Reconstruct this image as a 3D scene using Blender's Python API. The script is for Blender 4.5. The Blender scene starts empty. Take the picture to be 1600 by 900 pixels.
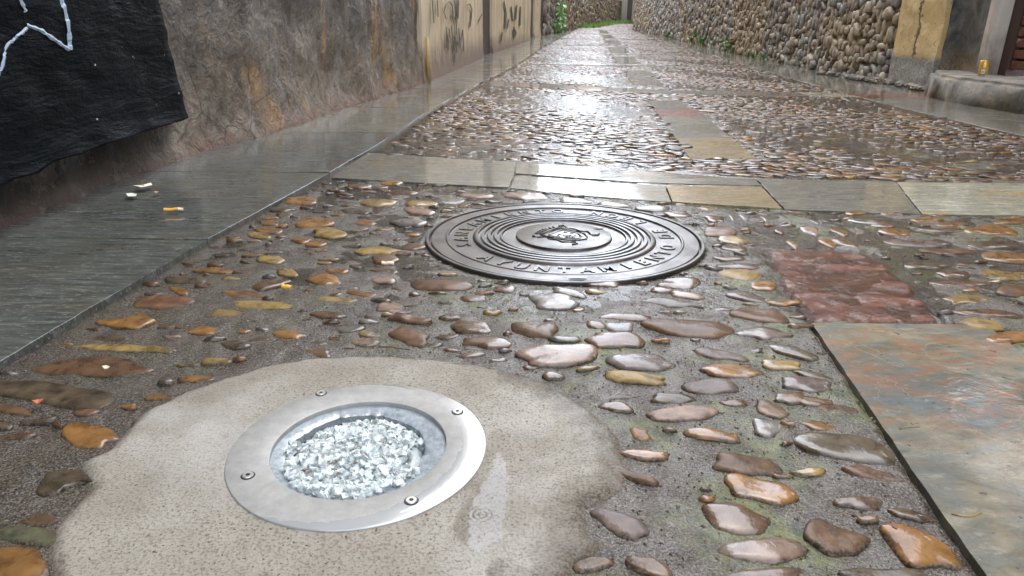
import bpy, bmesh, math, random
import numpy as np
from mathutils import Vector, Matrix, noise as mnoise

# ------------------------------------------------------------------ camera
scene = bpy.context.scene
COL = bpy.data.collections.new("alley"); scene.collection.children.link(COL)
F, TH, RO, H = 1083.48, .358520, .008815, .48      # focal length (px at 1600 wide), pitch, roll, eye height
cd = bpy.data.cameras.new("camera"); cam = bpy.data.objects.new("camera", cd); scene.collection.objects.link(cam)
cd.sensor_width = 36; cd.lens = 36*F/1600; cd.clip_start = .02; cd.clip_end = 1500
upv = Vector((0, math.sin(TH), math.cos(TH)))
rt = Vector((math.cos(RO), 0, 0)) + upv*math.sin(RO)
up = Vector((-math.sin(RO), 0, 0)) + upv*math.cos(RO)
bk = rt.cross(up)
cam.matrix_world = Matrix(((rt.x, up.x, bk.x, 0), (rt.y, up.y, bk.y, 0), (rt.z, up.z, bk.z, H), (0, 0, 0, 1)))
scene.camera = cam
# ------------------------------------------------------------------ light
SUN_EL, SUN_AZ = math.radians(68), math.radians(8)
w = bpy.data.worlds.new("World"); scene.world = w; w.use_nodes = True
nt = w.node_tree; nt.nodes.clear()
sky = nt.nodes.new("ShaderNodeTexSky"); sky.sky_type = 'NISHITA'; sky.sun_disc = False
sky.sun_elevation = SUN_EL; sky.sun_rotation = SUN_AZ; sky.air_density = 1; sky.dust_density = 1.2; sky.ozone_density = 1
hs = nt.nodes.new("ShaderNodeHueSaturation"); hs.inputs['Saturation'].default_value = .42
bg = nt.nodes.new("ShaderNodeBackground"); bg.inputs['Strength'].default_value = .15
wo = nt.nodes.new("ShaderNodeOutputWorld")
nt.links.new(sky.outputs[0], hs.inputs['Color']); nt.links.new(hs.outputs[0], bg.inputs[0]); nt.links.new(bg.outputs[0], wo.inputs[0])
sd = bpy.data.lights.new("sun", 'SUN'); sd.energy = .5; sd.angle = math.radians(100); sd.color = (1, .985, .96)
so = bpy.data.objects.new("sun", sd); scene.collection.objects.link(so)
sdir = Vector((math.sin(SUN_AZ)*math.cos(SUN_EL), math.cos(SUN_AZ)*math.cos(SUN_EL), math.sin(SUN_EL)))
so.rotation_euler = sdir.to_track_quat('Z', 'Y').to_euler()
scene.view_settings.view_transform = 'Standard'; scene.view_settings.look = 'None'
scene.view_settings.exposure = 2.6; scene.view_settings.gamma = 1
scene.render.engine = 'CYCLES'
scene.cycles.use_denoising = True; scene.cycles.denoising_prefilter = 'ACCURATE'; scene.cycles.denoising_input_passes = 'RGB_ALBEDO_NORMAL'
scene.cycles.max_bounces = 6; scene.cycles.diffuse_bounces = 3; scene.cycles.glossy_bounces = 3
scene.cycles.transmission_bounces = 6; scene.cycles.transparent_max_bounces = 8; scene.cycles.caustics_refractive = False; scene.cycles.caustics_reflective = False

rng = random.Random(7); nrg = np.random.default_rng(5)

# ------------------------------------------------------------------ ground geometry helpers
def zp(y):
    y = np.asarray(y, float)
    return np.where(y < 6, 0., np.where(y < 14, .022*(y-6)**2/16, .022*(y-14)+.088))
def ray(px, py):
    a, b = px-800, py-450
    X = a*math.cos(RO)+b*math.sin(RO); Y = -a*math.sin(RO)+b*math.cos(RO)
    u = -Y/F
    return np.array([X/F, math.cos(TH)+u*math.sin(TH), -math.sin(TH)+u*math.cos(TH)])
def G(px, py, z=None):                      # the street point that the survey pixel shows
    d = ray(px, py)
    if z is not None:
        t = (z-H)/d[2]; return (t*d[0], t*d[1])
    lo, hi = .1, 300.
    for _ in range(45):
        m = (lo+hi)/2
        if H+d[2]*m/d[1]-float(zp(m)) > 0: lo = m
        else: hi = m
    return (lo*d[0]/d[1], lo)
def WX(px, py, x0):                          # the point of a wall in the plane x = x0
    d = ray(px, py); t = x0/d[0]
    return (t*d[1], H+t*d[2])               # (y, z)
TKL = ([-3, .94, 1.58, 2.36, 3.06, 4.49, 6.67, 9.39, 14.13, 22, 31.67, 45, 60, 80], [-1.0, -.77, -.73, -.645, -.585, -.51, -.31, -.03, .43, 1.42, 2.64, 4.9, 8.3, 14])
TKR = ([-3, 3.48, 4.06, 4.66, 5.41, 6.29, 8.81, 11.76, 16.93, 22, 29.3, 36, 45, 60, 80], [2.45, 2.53, 2.56, 2.6, 2.67, 2.78, 3.08, 3.4, 3.78, 4.15, 4.75, 5.7, 7.6, 11.5, 18])
TWL = ([-3, 1.7, 2.44, 2.86, 3.22, 3.81, 4.44, 4.93, 6.61, 11.87, 15.6, 22.86], [-1.34, -1.29, -1.28, -1.27, -1.19, -1.12, -1.08, -1.01, -.83, -.5, -.05, .82])
TWR = ([-3, 7.13, 8.24, 10.09, 11.31, 13.18, 18.45, 23.23, 31.42], [3.66, 3.70, 3.76, 3.9, 3.96, 4.05, 4.38, 4.62, 5.06])
TCS = ([-3, .52, 1.13, 1.57, 2.79, 5.2, 6.6, 8.8, 10.2, 12.2, 17.3, 29.8, 45, 80], [.1, .45, .53, .585, .71, .98, 1.11, 1.32, 1.45, 1.65, 2.18, 3.4, 6.2, 16])
KL = lambda y: np.interp(y, *TKL); KR = lambda y: np.interp(y, *TKR)
WL = lambda y: np.interp(y, *TWL); WR = lambda y: np.interp(y, *TWR); CS = lambda y: np.interp(y, *TCS)

def vnoise(x, y, seed=0):
    """smooth value noise on arrays, -1..1"""
    xi = np.floor(x).astype(np.int64); yi = np.floor(y).astype(np.int64)
    fx = x-xi; fy = y-yi; fx = fx*fx*(3-2*fx); fy = fy*fy*(3-2*fy)
    def h(a, b):
        n = (a*374761393 + b*668265263 + seed*974634777) & 0xffffffff
        n = ((n ^ (n >> 13))*1274126177) & 0xffffffff
        return ((n ^ (n >> 16)) & 0xffff)/32767.5-1
    return (h(xi, yi)*(1-fx)+h(xi+1, yi)*fx)*(1-fy)+(h(xi, yi+1)*(1-fx)+h(xi+1, yi+1)*fx)*fy
def fbm(x, y, seed=0, o=4):
    s = 0; a = 1
    for k in range(o):
        s = s+a*vnoise(x*2**k, y*2**k, seed+k*17); a *= .5
    return s/1.8
def inside(x, y, poly):
    r = np.zeros(x.shape, bool); n = len(poly)
    for i in range(n):
        x1, y1 = poly[i]; x2, y2 = poly[(i+1) % n]
        if y1 == y2: continue
        c = ((y1 > y) != (y2 > y)) & (x < (x2-x1)*(y-y1)/(y2-y1)+x1)
        r ^= c
    return r
def pdist(x, y, poly):
    d = np.full(x.shape, 1e9); n = len(poly)
    for i in range(n):
        ax, ay = poly[i]; bx, by = poly[(i+1) % n]
        dx, dy = bx-ax, by-ay; L = dx*dx+dy*dy+1e-12
        t = np.clip(((x-ax)*dx+(y-ay)*dy)/L, 0, 1)
        d = np.minimum(d, np.hypot(x-ax-t*dx, y-ay-t*dy))
    return d
def shrink(poly, m):
    c = np.mean(poly, 0); P = np.array(poly, float); n = len(P); out = []
    area = sum(P[i][0]*P[(i+1) % n][1]-P[(i+1) % n][0]*P[i][1] for i in range(n)); s = 1 if area > 0 else -1
    for i in range(n):
        e1 = P[i]-P[i-1]; e2 = P[(i+1) % n]-P[i]
        n1 = np.array([-e1[1], e1[0]])*s/(np.hypot(*e1)+1e-9); n2 = np.array([-e2[1], e2[0]])*s/(np.hypot(*e2)+1e-9)
        b = n1+n2; b = b/max(.5, (np.hypot(*b)**2)/2)
        out.append(tuple(P[i]+b*m))
    return out
def smooth_closed(poly, n):
    P = np.array(poly, float); m = len(P); out = []
    for k in range(n):
        t = k*m/n; i = int(t); f = t-i
        p0, p1, p2, p3 = P[i-1], P[i], P[(i+1) % m], P[(i+2) % m]
        out.append(.5*((2*p1)+(-p0+p2)*f+(2*p0-5*p1+4*p2-p3)*f*f+(-p0+3*p1-3*p2+p3)*f**3))
    return np.array(out)

# ------------------------------------------------------------------ object helpers
def tag(o, label=None, cat=None, group=None, kind=None):
    if label: o['label'] = label
    if cat: o['category'] = cat
    if group: o['group'] = group
    if kind: o['kind'] = kind
    return o
def empty(name, loc=(0, 0, 0), **k):
    o = bpy.data.objects.new(name, None); COL.objects.link(o); o.location = loc; o.empty_display_size = .05
    return tag(o, **k)
def mesh(name, V, Fc, mat, parent=None, smooth=False, colors=None, autos=None, **k):
    me = bpy.data.meshes.new(name)
    V = np.asarray(V, float)
    q_ = parent
    while q_ is not None: V = V-np.array(q_.location); q_ = q_.parent
    me.from_pydata(V.tolist(), [], Fc if isinstance(Fc, list) else Fc.tolist())
    if colors is not None:
        a = me.color_attributes.new("Col", 'FLOAT_COLOR', 'POINT')
        c = np.ones((len(V), 4)); c[:, :3] = colors; a.data.foreach_set('color', c.ravel())
    me.materials.append(mat); me.update()
    if smooth: me.polygons.foreach_set('use_smooth', [True]*len(me.polygons))
    if autos: me.set_sharp_from_angle(angle=math.radians(autos))
    o = bpy.data.objects.new(name, me); COL.objects.link(o)
    if parent is not None: o.parent = parent
    return tag(o, **k)
class MB:
    def __init__(s): s.v = []; s.f = []; s.c = []; s.n = 0
    def add(s, V, Fc, col=None):
        V = np.asarray(V, float); s.v.append(V)
        s.f.append([tuple(i+s.n for i in f) for f in Fc]); s.n += len(V)
        s.c.append(np.tile(col if col is not None else (1, 1, 1), (len(V), 1)))
    def box(s, a, b, col=None, M=None):
        x0, y0, z0 = a; x1, y1, z1 = b
        V = np.array([(x0,y0,z0),(x1,y0,z0),(x1,y1,z0),(x0,y1,z0),(x0,y0,z1),(x1,y0,z1),(x1,y1,z1),(x0,y1,z1)], float)
        if M is not None: V = np.array([M @ Vector(v) for v in V])
        s.add(V, [(0,3,2,1),(4,5,6,7),(0,1,5,4),(1,2,6,5),(2,3,7,6),(3,0,4,7)], col)
    def tube(s, pts, r, n=8, col=None):
        pts = [Vector(p) for p in pts]; V = []; Fc = []
        rs = r if hasattr(r, '__len__') else [r]*len(pts)
        for i, p in enumerate(pts):
            d = (pts[min(i+1, len(pts)-1)]-pts[max(i-1, 0)]).normalized()
            a = d.orthogonal().normalized(); b = d.cross(a)
            for k in range(n):
                t = 2*math.pi*k/n; V.append(p+(a*math.cos(t)+b*math.sin(t))*rs[i])
        for i in range(len(pts)-1):
            for k in range(n): Fc.append((i*n+k, i*n+(k+1) % n, (i+1)*n+(k+1) % n, (i+1)*n+k))
        Fc.append(tuple(range(n-1, -1, -1))); Fc.append(tuple((len(pts)-1)*n+k for k in range(n)))
        s.add([tuple(v) for v in V], Fc, col)
    def lathe(s, prof, cx, cy, n=96, col=None):
        V = []; Fc = []
        for r, z in prof:
            for k in range(n): V.append((cx+r*math.cos(2*math.pi*k/n), cy+r*math.sin(2*math.pi*k/n), z))
        for i in range(len(prof)-1):
            for k in range(n): Fc.append((i*n+k, i*n+(k+1) % n, (i+1)*n+(k+1) % n, (i+1)*n+k))
        s.add(V, Fc, col)
    def build(s, name, mat, parent=None, smooth=False, colors=False, **k):
        return mesh(name, np.concatenate(s.v), [f for g in s.f for f in g], mat, parent, smooth, np.concatenate(s.c) if colors else None, **k)
def grid_faces(nu, nv, flip=False):
    i = np.arange(nu-1)[:, None]*nv+np.arange(nv-1)[None]
    q = np.stack([i, i+nv, i+nv+1, i+1], -1).reshape(-1, 4)
    return q[:, ::-1] if flip else q

# ------------------------------------------------------------------ material helpers
class N:
    """small node-graph builder"""
    def __init__(s, name):
        s.m = bpy.data.materials.new(name); s.m.use_nodes = True; s.t = s.m.node_tree; s.t.nodes.clear()
        s.out = s.t.nodes.new("ShaderNodeOutputMaterial"); s.p = s.t.nodes.new("ShaderNodeBsdfPrincipled")
        s.t.links.new(s.p.outputs[0], s.out.inputs[0]); s.g = s.t.nodes.new("ShaderNodeNewGeometry")
        s.pos = s.g.outputs['Position']
    def l(s, a, b):
        if hasattr(a, 'is_output'): s.t.links.new(a, b)
        else: b.default_value = a if not isinstance(a, tuple) or len(a) != 3 or len(b.default_value) == 3 else (*a, 1)
    def scale(s, v, src=None):
        n = s.t.nodes.new("ShaderNodeVectorMath"); n.operation = 'MULTIPLY'; s.l(src or s.pos, n.inputs[0]); n.inputs[1].default_value = v; return n.outputs[0]
    def noise(s, sc, det=3, rough=.5, vec=None, dist=0):
        n = s.t.nodes.new("ShaderNodeTexNoise"); s.l(vec or s.pos, n.inputs['Vector'])
        n.inputs['Scale'].default_value = sc; n.inputs['Detail'].default_value = det; n.inputs['Roughness'].default_value = rough; n.inputs['Distortion'].default_value = dist
        return n.outputs[0]
    def vor(s, sc, vec=None, feat='F1', out='Distance'):
        n = s.t.nodes.new("ShaderNodeTexVoronoi"); n.feature = feat; s.l(vec or s.pos, n.inputs['Vector']); n.inputs['Scale'].default_value = sc; return n.outputs[out]
    def mr(s, v, a, b, c=0, d=1):
        n = s.t.nodes.new("ShaderNodeMapRange"); n.clamp = True; s.l(v, n.inputs[0])
        for i, q in enumerate((a, b, c, d)): n.inputs[i+1].default_value = q
        return n.outputs[0]
    def math(s, op, a, b=0.):
        n = s.t.nodes.new("ShaderNodeMath"); n.operation = op; s.l(a, n.inputs[0]); s.l(b, n.inputs[1]); return n.outputs[0]
    def mix(s, f, a, b, mode='MIX'):
        n = s.t.nodes.new("ShaderNodeMix"); n.data_type = 'RGBA'; n.blend_type = mode; n.clamp_factor = True
        s.l(f, n.inputs[0]); s.l(a, n.inputs[6]); s.l(b, n.inputs[7]); return n.outputs[2]
    def sep(s, i):
        n = s.t.nodes.new("ShaderNodeSeparateXYZ"); s.l(s.pos, n.inputs[0]); return n.outputs[i]
    def attr(s, name='Col'):
        n = s.t.nodes.new("ShaderNodeAttribute"); n.attribute_name = name; return n.outputs['Color']
    def bump(s, h, dist, strength=1., prev=None):
        n = s.t.nodes.new("ShaderNodeBump"); s.l(h, n.inputs['Height']); n.inputs['Distance'].default_value = dist; n.inputs['Strength'].default_value = strength
        if prev is not None: s.t.links.new(prev, n.inputs['Normal'])
        return n.outputs[0]
    def fin(s, col, rough=.5, nrm=None, metal=0., coat=0., crough=.05, cnrm=None, spec=.5, trans=0.):
        s.l(col, s.p.inputs['Base Color']); s.l(rough, s.p.inputs['Roughness']); s.l(metal, s.p.inputs['Metallic'])
        s.l(coat, s.p.inputs['Coat Weight']); s.l(crough, s.p.inputs['Coat Roughness']); s.p.inputs['Specular IOR Level'].default_value = spec
        s.l(trans, s.p.inputs['Transmission Weight'])
        if nrm is not None: s.t.links.new(nrm, s.p.inputs['Normal'])
        if cnrm is not None: s.t.links.new(cnrm, s.p.inputs['Coat Normal'])
        return s.m
def plain(name, col, rough=.5, metal=0., bump_s=None, bump_d=.001):
    n = N(name); nr = n.bump(n.noise(bump_s), bump_d) if bump_s else None
    c = n.mix(n.noise(30, 4), tuple(c*.75 for c in col), tuple(min(1, c*1.2) for c in col))
    return n.fin(c, rough, nr, metal)

def mat_mortar():
    n = N("old_mortar")
    big = n.noise(2.2, 4); med = n.noise(14, 4, .6); gr = n.noise(240, 4, .8); gr2 = n.noise(380, 3, .7)
    c = n.mix(n.mr(med, .35, .65), (.020, .012, .0065), (.055, .038, .022))
    c = n.mix(n.mr(gr2, .46, .60), c, (.15, .13, .105))
    c = n.mix(n.mr(gr, .54, .62), c, (.016, .012, .010))
    x = n.sep(0)
    moss = n.math('MULTIPLY', n.mr(n.noise(5.5, 5, .62), .48, .60), n.mr(x, -.3, .15, .15, .75))
    c = n.mix(moss, c, n.mix(n.mr(n.noise(40, 3), .4, .65), (.045, .058, .022), (.13, .145, .035)))
    h = n.math('ADD', n.math('MULTIPLY', gr, 1.0), n.math('MULTIPLY', gr2, .35))
    b = n.bump(h, .0030, .9, n.bump(med, .010, .7)); n.p.inputs['Coat IOR'].default_value = 1.5
    wet = n.bump(n.noise(230, 3, .75), .0022, 1., n.bump(n.noise(22, 3), .004, .6))
    return n.fin(c, .7, spec=.12, nrm=b, coat=n.mr(n.noise(18, 4, .65), .36, .56, .45, 1.), crough=n.mr(big, .3, .7, .06, .14), cnrm=wet)
def mat_concrete():
    n = N("fresh_concrete")
    gr = n.noise(300, 3, .75); med = n.noise(9, 5, .6)
    c = n.mix(n.mr(med, .3, .7), (.235, .21, .165), (.33, .305, .255))
    c = n.mix(n.mr(gr, .50, .62, 0, .8), c, (.13, .105, .078))
    c = n.mix(n.mr(n.noise(210, 2), .66, .70), c, (.07, .055, .04))
    c = n.mix(n.mr(n.noise(3.4, 3, .5), .52, .66, 0, .55), c, (.42, .405, .37))
    c = n.mix(n.mr(n.noise(2.6, 5, .65), .50, .66, 0, .6), c, (.135, .11, .08)); c = n.mix(n.mr(n.noise(60, 4, .7), .56, .7, 0, .35), c, (.12, .10, .075))
    ed_ = n.math('ADD', n.attr(), n.math('MULTIPLY', n.math('SUBTRACT', n.noise(34, 5, .7), .5), 1.1)); c = n.mix(n.mr(ed_, .12, .75, .85, 0), c, n.mix(n.mr(gr, .42, .58), (.115, .092, .066), (.040, .030, .021)))
    b = n.bump(gr, .0024, .9, n.bump(med, .010, .5))
    wet = n.bump(n.noise(300, 2, .6), .0006, .8)
    return n.fin(c, .6, b, coat=n.mr(n.noise(6, 4, .6), .42, .62, .0, .45), crough=.2, cnrm=wet, spec=.12)
def mat_pebble(name="wet_pebble", rough=.10, var=1., coat=.9):
    n = N(name); a = n.attr()
    m = n.noise(38, 5, .62, dist=.4); f = n.noise(220, 3, .7)
    c = n.mix(n.mr(m, .32, .70), n.mix(.62, a, (.02, .014, .010)), n.mix(.12, a, (.55, .38, .20)))
    c = n.mix(n.mr(f, .58, .74, 0, .35), c, (.04, .03, .022))
    c = n.mix(n.mr(n.noise(14, 3, .5, dist=1.5), .60, .64, 0, .45), c, (.05, .03, .02))
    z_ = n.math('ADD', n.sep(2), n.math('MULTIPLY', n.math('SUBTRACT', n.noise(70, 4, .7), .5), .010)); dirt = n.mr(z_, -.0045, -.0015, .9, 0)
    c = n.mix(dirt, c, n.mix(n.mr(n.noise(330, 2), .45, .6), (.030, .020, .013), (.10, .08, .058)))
    b = n.bump(m, .0022, .55*var, n.bump(f, .0006, .6))
    return n.fin(c, n.mr(m, .3, .7, rough+.1, rough+.3), b, coat=n.math('MULTIPLY', n.mr(dirt, 0, .9, 1, .35), n.mr(n.noise(7, 3), .4, .58, coat*.55, coat)), crough=n.mr(n.noise(11, 4, .6), .42, .62, .02, .16), cnrm=n.bump(n.noise(20, 5, .62), .0022, .7*var), spec=.08)
def mat_slab(name, ca, cb, cc=None, streak=(6, 60, 60), rough=(.015, .07), vein=None, scr=True, vor=None, thr=(.5, .7), bmp=.0012):
    n = N(name); v = n.scale(streak)
    s1 = n.noise(1., 6, .65, vec=v, dist=.3); s2 = n.noise(3.5, 5, .6); sp = n.noise(160, 3, .6, vec=n.scale((.4, 1, 1)))
    c = n.mix(n.mr(s1, .32, .68), ca, cb)
    if cc: c = n.mix(n.mr(n.noise(*(vor or (3.2,)), 5, .62, vec=n.scale((.7, 1.6, 1)), dist=.8), *thr), c, cc)
    if vein: c = n.mix(n.mr(n.math('ABSOLUTE', n.math('SUBTRACT', n.noise(5, 4, .6, dist=1.6), .5)), 0, .018, .55, 0), c, vein)
    g2 = n.noise(1, 6, .8, vec=n.scale((14, 70, 40)), dist=.3)
    c = n.mix(n.mr(g2, .52, .60, 0, .5), c, tuple(q*.40 for q in ca)); c = n.mix(n.mr(g2, .46, .38, 0, .6), c, tuple(min(1, q*1.9) for q in cb))
    c = n.mix(n.mr(sp, .60, .70, 0, .6), c, tuple(min(1, q*2.6+.05) for q in cb))
    c = n.mix(n.mr(n.noise(90, 2), .68, .73, 0, .7), c, (.02, .02, .018))
    b = n.bump(s1, bmp, .5, n.bump(sp, .0005, .6, n.bump(s2, .006, .35)))
    wet = n.bump(n.noise(9, 4, .6), .0022, .35, n.bump(sp, .0002, .5))
    return n.fin(c, .5, b, coat=n.mr(s2, .35, .6, .55, 1.), crough=n.mr(n.noise(5, 4, .6), .4, .62, *rough), cnrm=wet, spec=.1)

M = {}
M['mortar'] = mat_mortar(); M['concrete'] = mat_concrete(); M['pebble'] = mat_pebble()
M['pebble_rough'] = mat_pebble("rough_pebble", .22, 1.8, .35)
M['slate_dark'] = mat_slab("dark_slate", (.038, .040, .034), (.095, .096, .082), (.08, .070, .046))
M['slate'] = mat_slab("grey_slate", (.075, .073, .058), (.15, .138, .108), (.125, .098, .055))
M['slate_pale'] = mat_slab("pale_slate", (.19, .185, .13), (.28, .265, .20), (.29, .18, .06), streak=(3, 45, 30), thr=(.52, .60))
M['slate_brown'] = mat_slab("brown_slate", (.08, .062, .045), (.14, .108, .078), (.10, .062, .043))
M['slate_red'] = mat_slab("red_slate", (.12, .045, .03), (.19, .078, .052), (.10, .072, .06))
M['slate_ochre'] = mat_slab("ochre_slate", (.14, .115, .062), (.23, .17, .08), (.27, .15, .035), streak=(2, 30, 30))
M['marble0'] = mat_slab("marbled_sandstone", (.20, .185, .125), (.36, .31, .21), (.40, .19, .09), streak=(5, 11, 8), vein=(.50, .50, .44), vor=(4.2,), thr=(.53, .66), bmp=.002)
def mat_marble():
    n = N('marbled_sandstone_slab'); y = n.sep(1)
    a = n.noise(1, 6, .66, vec=n.scale((6, 10, 8)), dist=1.2); b_ = n.noise(1, 5, .62, vec=n.scale((9, 16, 9)), dist=1.5); f = n.noise(140, 4, .7)
    c = n.mix(n.mr(a, .38, .60), (.085, .078, .048), (.185, .155, .10))
    c = n.mix(n.mr(n.noise(3.3, 4, .6, dist=.6), .48, .60, 0, .8), c, (.075, .088, .085))
    top = n.mr(y, .68, .86)
    c = n.mix(n.math('MULTIPLY', n.mr(b_, .47, .60), n.mr(top, 0, 1, .10, .7)), c, (.19, .088, .044))
    c = n.mix(n.math('MULTIPLY', n.mr(b_, .46, .38), n.mr(top, 0, 1, .2, .7)), c, (.095, .115, .12))
    c = n.mix(n.mr(n.math('ABSOLUTE', n.math('SUBTRACT', n.noise(1, 4, .6, vec=n.scale((2.2, 5, 4)), dist=1.), .5)), 0, .003, .5, 0), c, (.30, .30, .275))
    c = n.mix(n.mr(n.math('ABSOLUTE', n.math('SUBTRACT', n.noise(3.5, 5, .7, dist=.7), .47)), 0, .003, .45, 0), c, (.05, .05, .04))
    g2 = n.noise(1, 6, .8, vec=n.scale((22, 48, 30)), dist=.4)
    c = n.mix(n.mr(g2, .52, .66, 0, .55), c, (.055, .052, .04)); c = n.mix(n.mr(g2, .46, .34, 0, .5), c, (.27, .245, .18))
    c = n.mix(n.mr(f, .60, .70, 0, .45), c, (.10, .10, .085))
    c = n.mix(n.mr(n.noise(75, 2), .69, .72, 0, .8), c, (.03, .03, .022))
    b = n.bump(a, .004, .6, n.bump(f, .0008, .7, n.bump(b_, .004, .5)))
    return n.fin(c, .5, b, coat=n.mr(n.noise(5, 4), .35, .6, .35, .9), crough=n.mr(n.noise(7, 4), .4, .6, .08, .25), cnrm=n.bump(n.noise(60, 4, .6), .0012, .6, n.bump(n.noise(9, 4, .6), .003, .4)), spec=.1)
M['marble'] = mat_marble()
def mat_redrough():
    n = N("rough_red_sandstone"); a = n.noise(16, 6, .66, vec=n.scale((.5, 1.6, 1)), dist=.6); f = n.noise(240, 3)
    c = n.mix(n.mr(a, .36, .56), (.045, .018, .012), (.135, .052, .029)); c = n.mix(n.mr(a, .60, .72), c, (.22, .10, .05))
    return n.fin(c, .45, n.bump(a, .022, .8, n.bump(f, .0012, .8)), coat=n.mr(n.noise(22, 5, .7), .45, .58, .1, .95), crough=.08, cnrm=n.bump(n.noise(90, 4, .7), .004, 1., n.bump(a, .012, .8)), spec=.08)
M['red_rough'] = mat_redrough()
def mat_iron():
    n = N("wet_cast_iron"); g = n.noise(420, 2, .6)
    c = n.mix(n.mr(n.noise(11, 4, .6), .4, .65), (.016, .013, .011), (.050, .034, .023))
    c = n.mix(n.mr(g, .5, .7, 0, .4), c, (.12, .11, .10))
    return n.fin(c, .42, n.bump(g, .0010, .7), metal=.2, coat=n.mr(n.noise(16, 5, .65), .38, .58, .30, .9), crough=n.mr(n.noise(7, 3), .4, .6, .07, .2), cnrm=n.bump(g, .00035, .9))
M['iron'] = mat_iron()
def mat_steel(cx, cy, R):
    n = N("brushed_steel_wet"); x = n.sep(0); y = n.sep(1)
    # a film of rain water lies over the lower right side of the ring
    dx = n.math('SUBTRACT', x, cx-.024); dy = n.math('SUBTRACT', y, cy+.006)
    d = n.math('SQRT', n.math('ADD', n.math('MULTIPLY', dx, dx), n.math('MULTIPLY', dy, dy)))
    d = n.math('ADD', d, n.math('MULTIPLY', n.math('SUBTRACT', n.noise(70, 3, .6), .5), .012))
    wet = n.mr(d, R*.955, R*.961)
    st = n.noise(60, 5, .65); sp = n.noise(300, 3, .6)
    c = n.mix(n.mr(st, .3, .7), (.24, .235, .215), (.33, .32, .295)); c = n.mix(n.mr(sp, .58, .70, 0, .6), c, (.22, .20, .17))
    c = n.mix(wet, c, (.30, .30, .29))
    b = n.bump(st, .0004, .5, n.bump(sp, .00025, .6))
    return n.fin(c, n.mr(wet, 0, 1, .50, .20), b, metal=.15, coat=n.mr(wet, 0, 1, .10, 1), crough=n.mr(wet, 0, 1, .3, .02), cnrm=n.bump(n.noise(30, 1), .0002, .2))

# ------------------------------------------------------------------ the paving plan
def PG(lst): return [G(*p) for p in lst]
band_slabs = [
 ('slate', PG([(518,277),(575,238),(806,253),(803,272),(794,292)]), 'grey slab where the near cross band meets the kerb'),
 ('slate', PG([(808,254),(1000,266),(1180,280),(1189,289.5),(1000,284),(806,271)]), None),
 ('slate', PG([(806,273),(1000,286),(1039,289.5),(1049,314),(900,303),(797,293)]), None),
 ('slate_ochre', PG([(1041,290),(1190,291),(1222,325.5),(1051,314.5)]), 'ochre streaked slab'),
 ('slate', PG([(1183,280),(1399,283),(1438,333),(1227,326)]), None),
 ('slate_pale', PG([(1402,283),(1600,286)])+[(2.51,2.36),(2.5,1.93)]+PG([(1600,334.5),(1442,333)]), 'pale slab with an ochre streak'),
]
def yb(v, xs, ys): return float(np.interp(v, xs, ys))
B2x = [-.6, -.3, .55, 1.2, 1.8, 2.9]; B2lo = [6.55, 6.45, 6.0, 5.7, 5.64, 5.60]; B2hi = [7.05, 6.98, 6.58, 6.12, 6.07, 6.0]
xs2 = [KL(6.7)+.01, .55, 1.15, 1.78, 2.35, 2.72]
for i in range(5):
    a, b = xs2[i]+.004, xs2[i+1]-.004
    band_slabs.append((['slate_brown', 'slate', 'slate', 'slate_brown', 'slate_pale'][i], [(a, yb(a, B2x, B2lo)), (b, yb(b, B2x, B2lo)), (b, yb(b, B2x, B2hi)), (a, yb(a, B2x, B2hi))], None))
def cross_band(y0, w_, n_, tilt=-.05):
    xs = np.linspace(float(KL(y0))+.01, float(KR(y0))-.01, n_+1); x0 = xs[0]
    for i in range(n_):
        a, b = xs[i]+.005, xs[i+1]-.005
        band_slabs.append((['slate', 'slate_brown', 'slate'][i % 3], [(a, y0+(a-x0)*tilt), (b, y0+(b-x0)*tilt), (b, y0+w_+(b-x0)*tilt), (a, y0+w_+(a-x0)*tilt)], None))
for yy in (9.75, 12.7, 16.2, 20, 24.5, 30): cross_band(yy, .28, 4)
strip_slabs = []
def strip(y0, y1, mat, label=None, w0=.285):
    n_ = max(2, int((y1-y0)/.5)+1); ys = np.linspace(y0, y1, n_)
    wd = lambda y: np.interp(y, [.5, 1.2, 2.8, 5.2, 8, 14], [w0+.03, w0+.02, .27, .27, .30, .34])
    L = [(float(CS(y)), float(y)) for y in ys]; R = [(float(CS(y)+wd(y)), float(y)) for y in ys[::-1]]
    strip_slabs.append((mat, L+R, label))
strip(-1.5, 1.128, 'marble', 'broad marbled slab of tan, orange and blue grey')
strip(2.79, 3.34, 'slate_ochre'); strip(3.35, 4.18, 'slate'); strip(4.19, 4.66, 'slate_red', 'red brown slab'); strip(4.67, 5.2, 'slate')
strip(6.65, 7.6, 'slate_brown'); strip(7.61, 8.9, 'slate'); strip(10.15, 12.2, 'slate_brown'); strip(13.2, 15.6, 'slate'); strip(16.6, 19.6, 'slate_brown'); strip(20.4, 24, 'slate'); strip(25, 29.6, 'slate_brown')
red_poly = PG([(1190,388),(1290,386),(1365,395),(1405,425),(1436,458),(1480,503),(1400,502),(1268,499),(1243,470)])
conc_px = [(60,935),(78,880),(75,840),(95,795),(128,763),(115,722),(160,697),(190,665),(230,630),(300,598),(345,580),(420,563),(480,552),(540,549),(640,553),(700,557),(770,573),(850,592),(905,622),(955,655),(985,700),(1000,735),(985,772),(932,800),(925,832),(975,850),(905,872),(890,900),(870,940)]
conc_poly = PG(conc_px)
all_slabs = band_slabs+strip_slabs
hole_polys = [p for _, p, _ in all_slabs]
LC = (-.1837, .7236); LR = .1538                     # recessed light
MC = (.1270, 1.6555); MR = .3395                     # manhole cover

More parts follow.
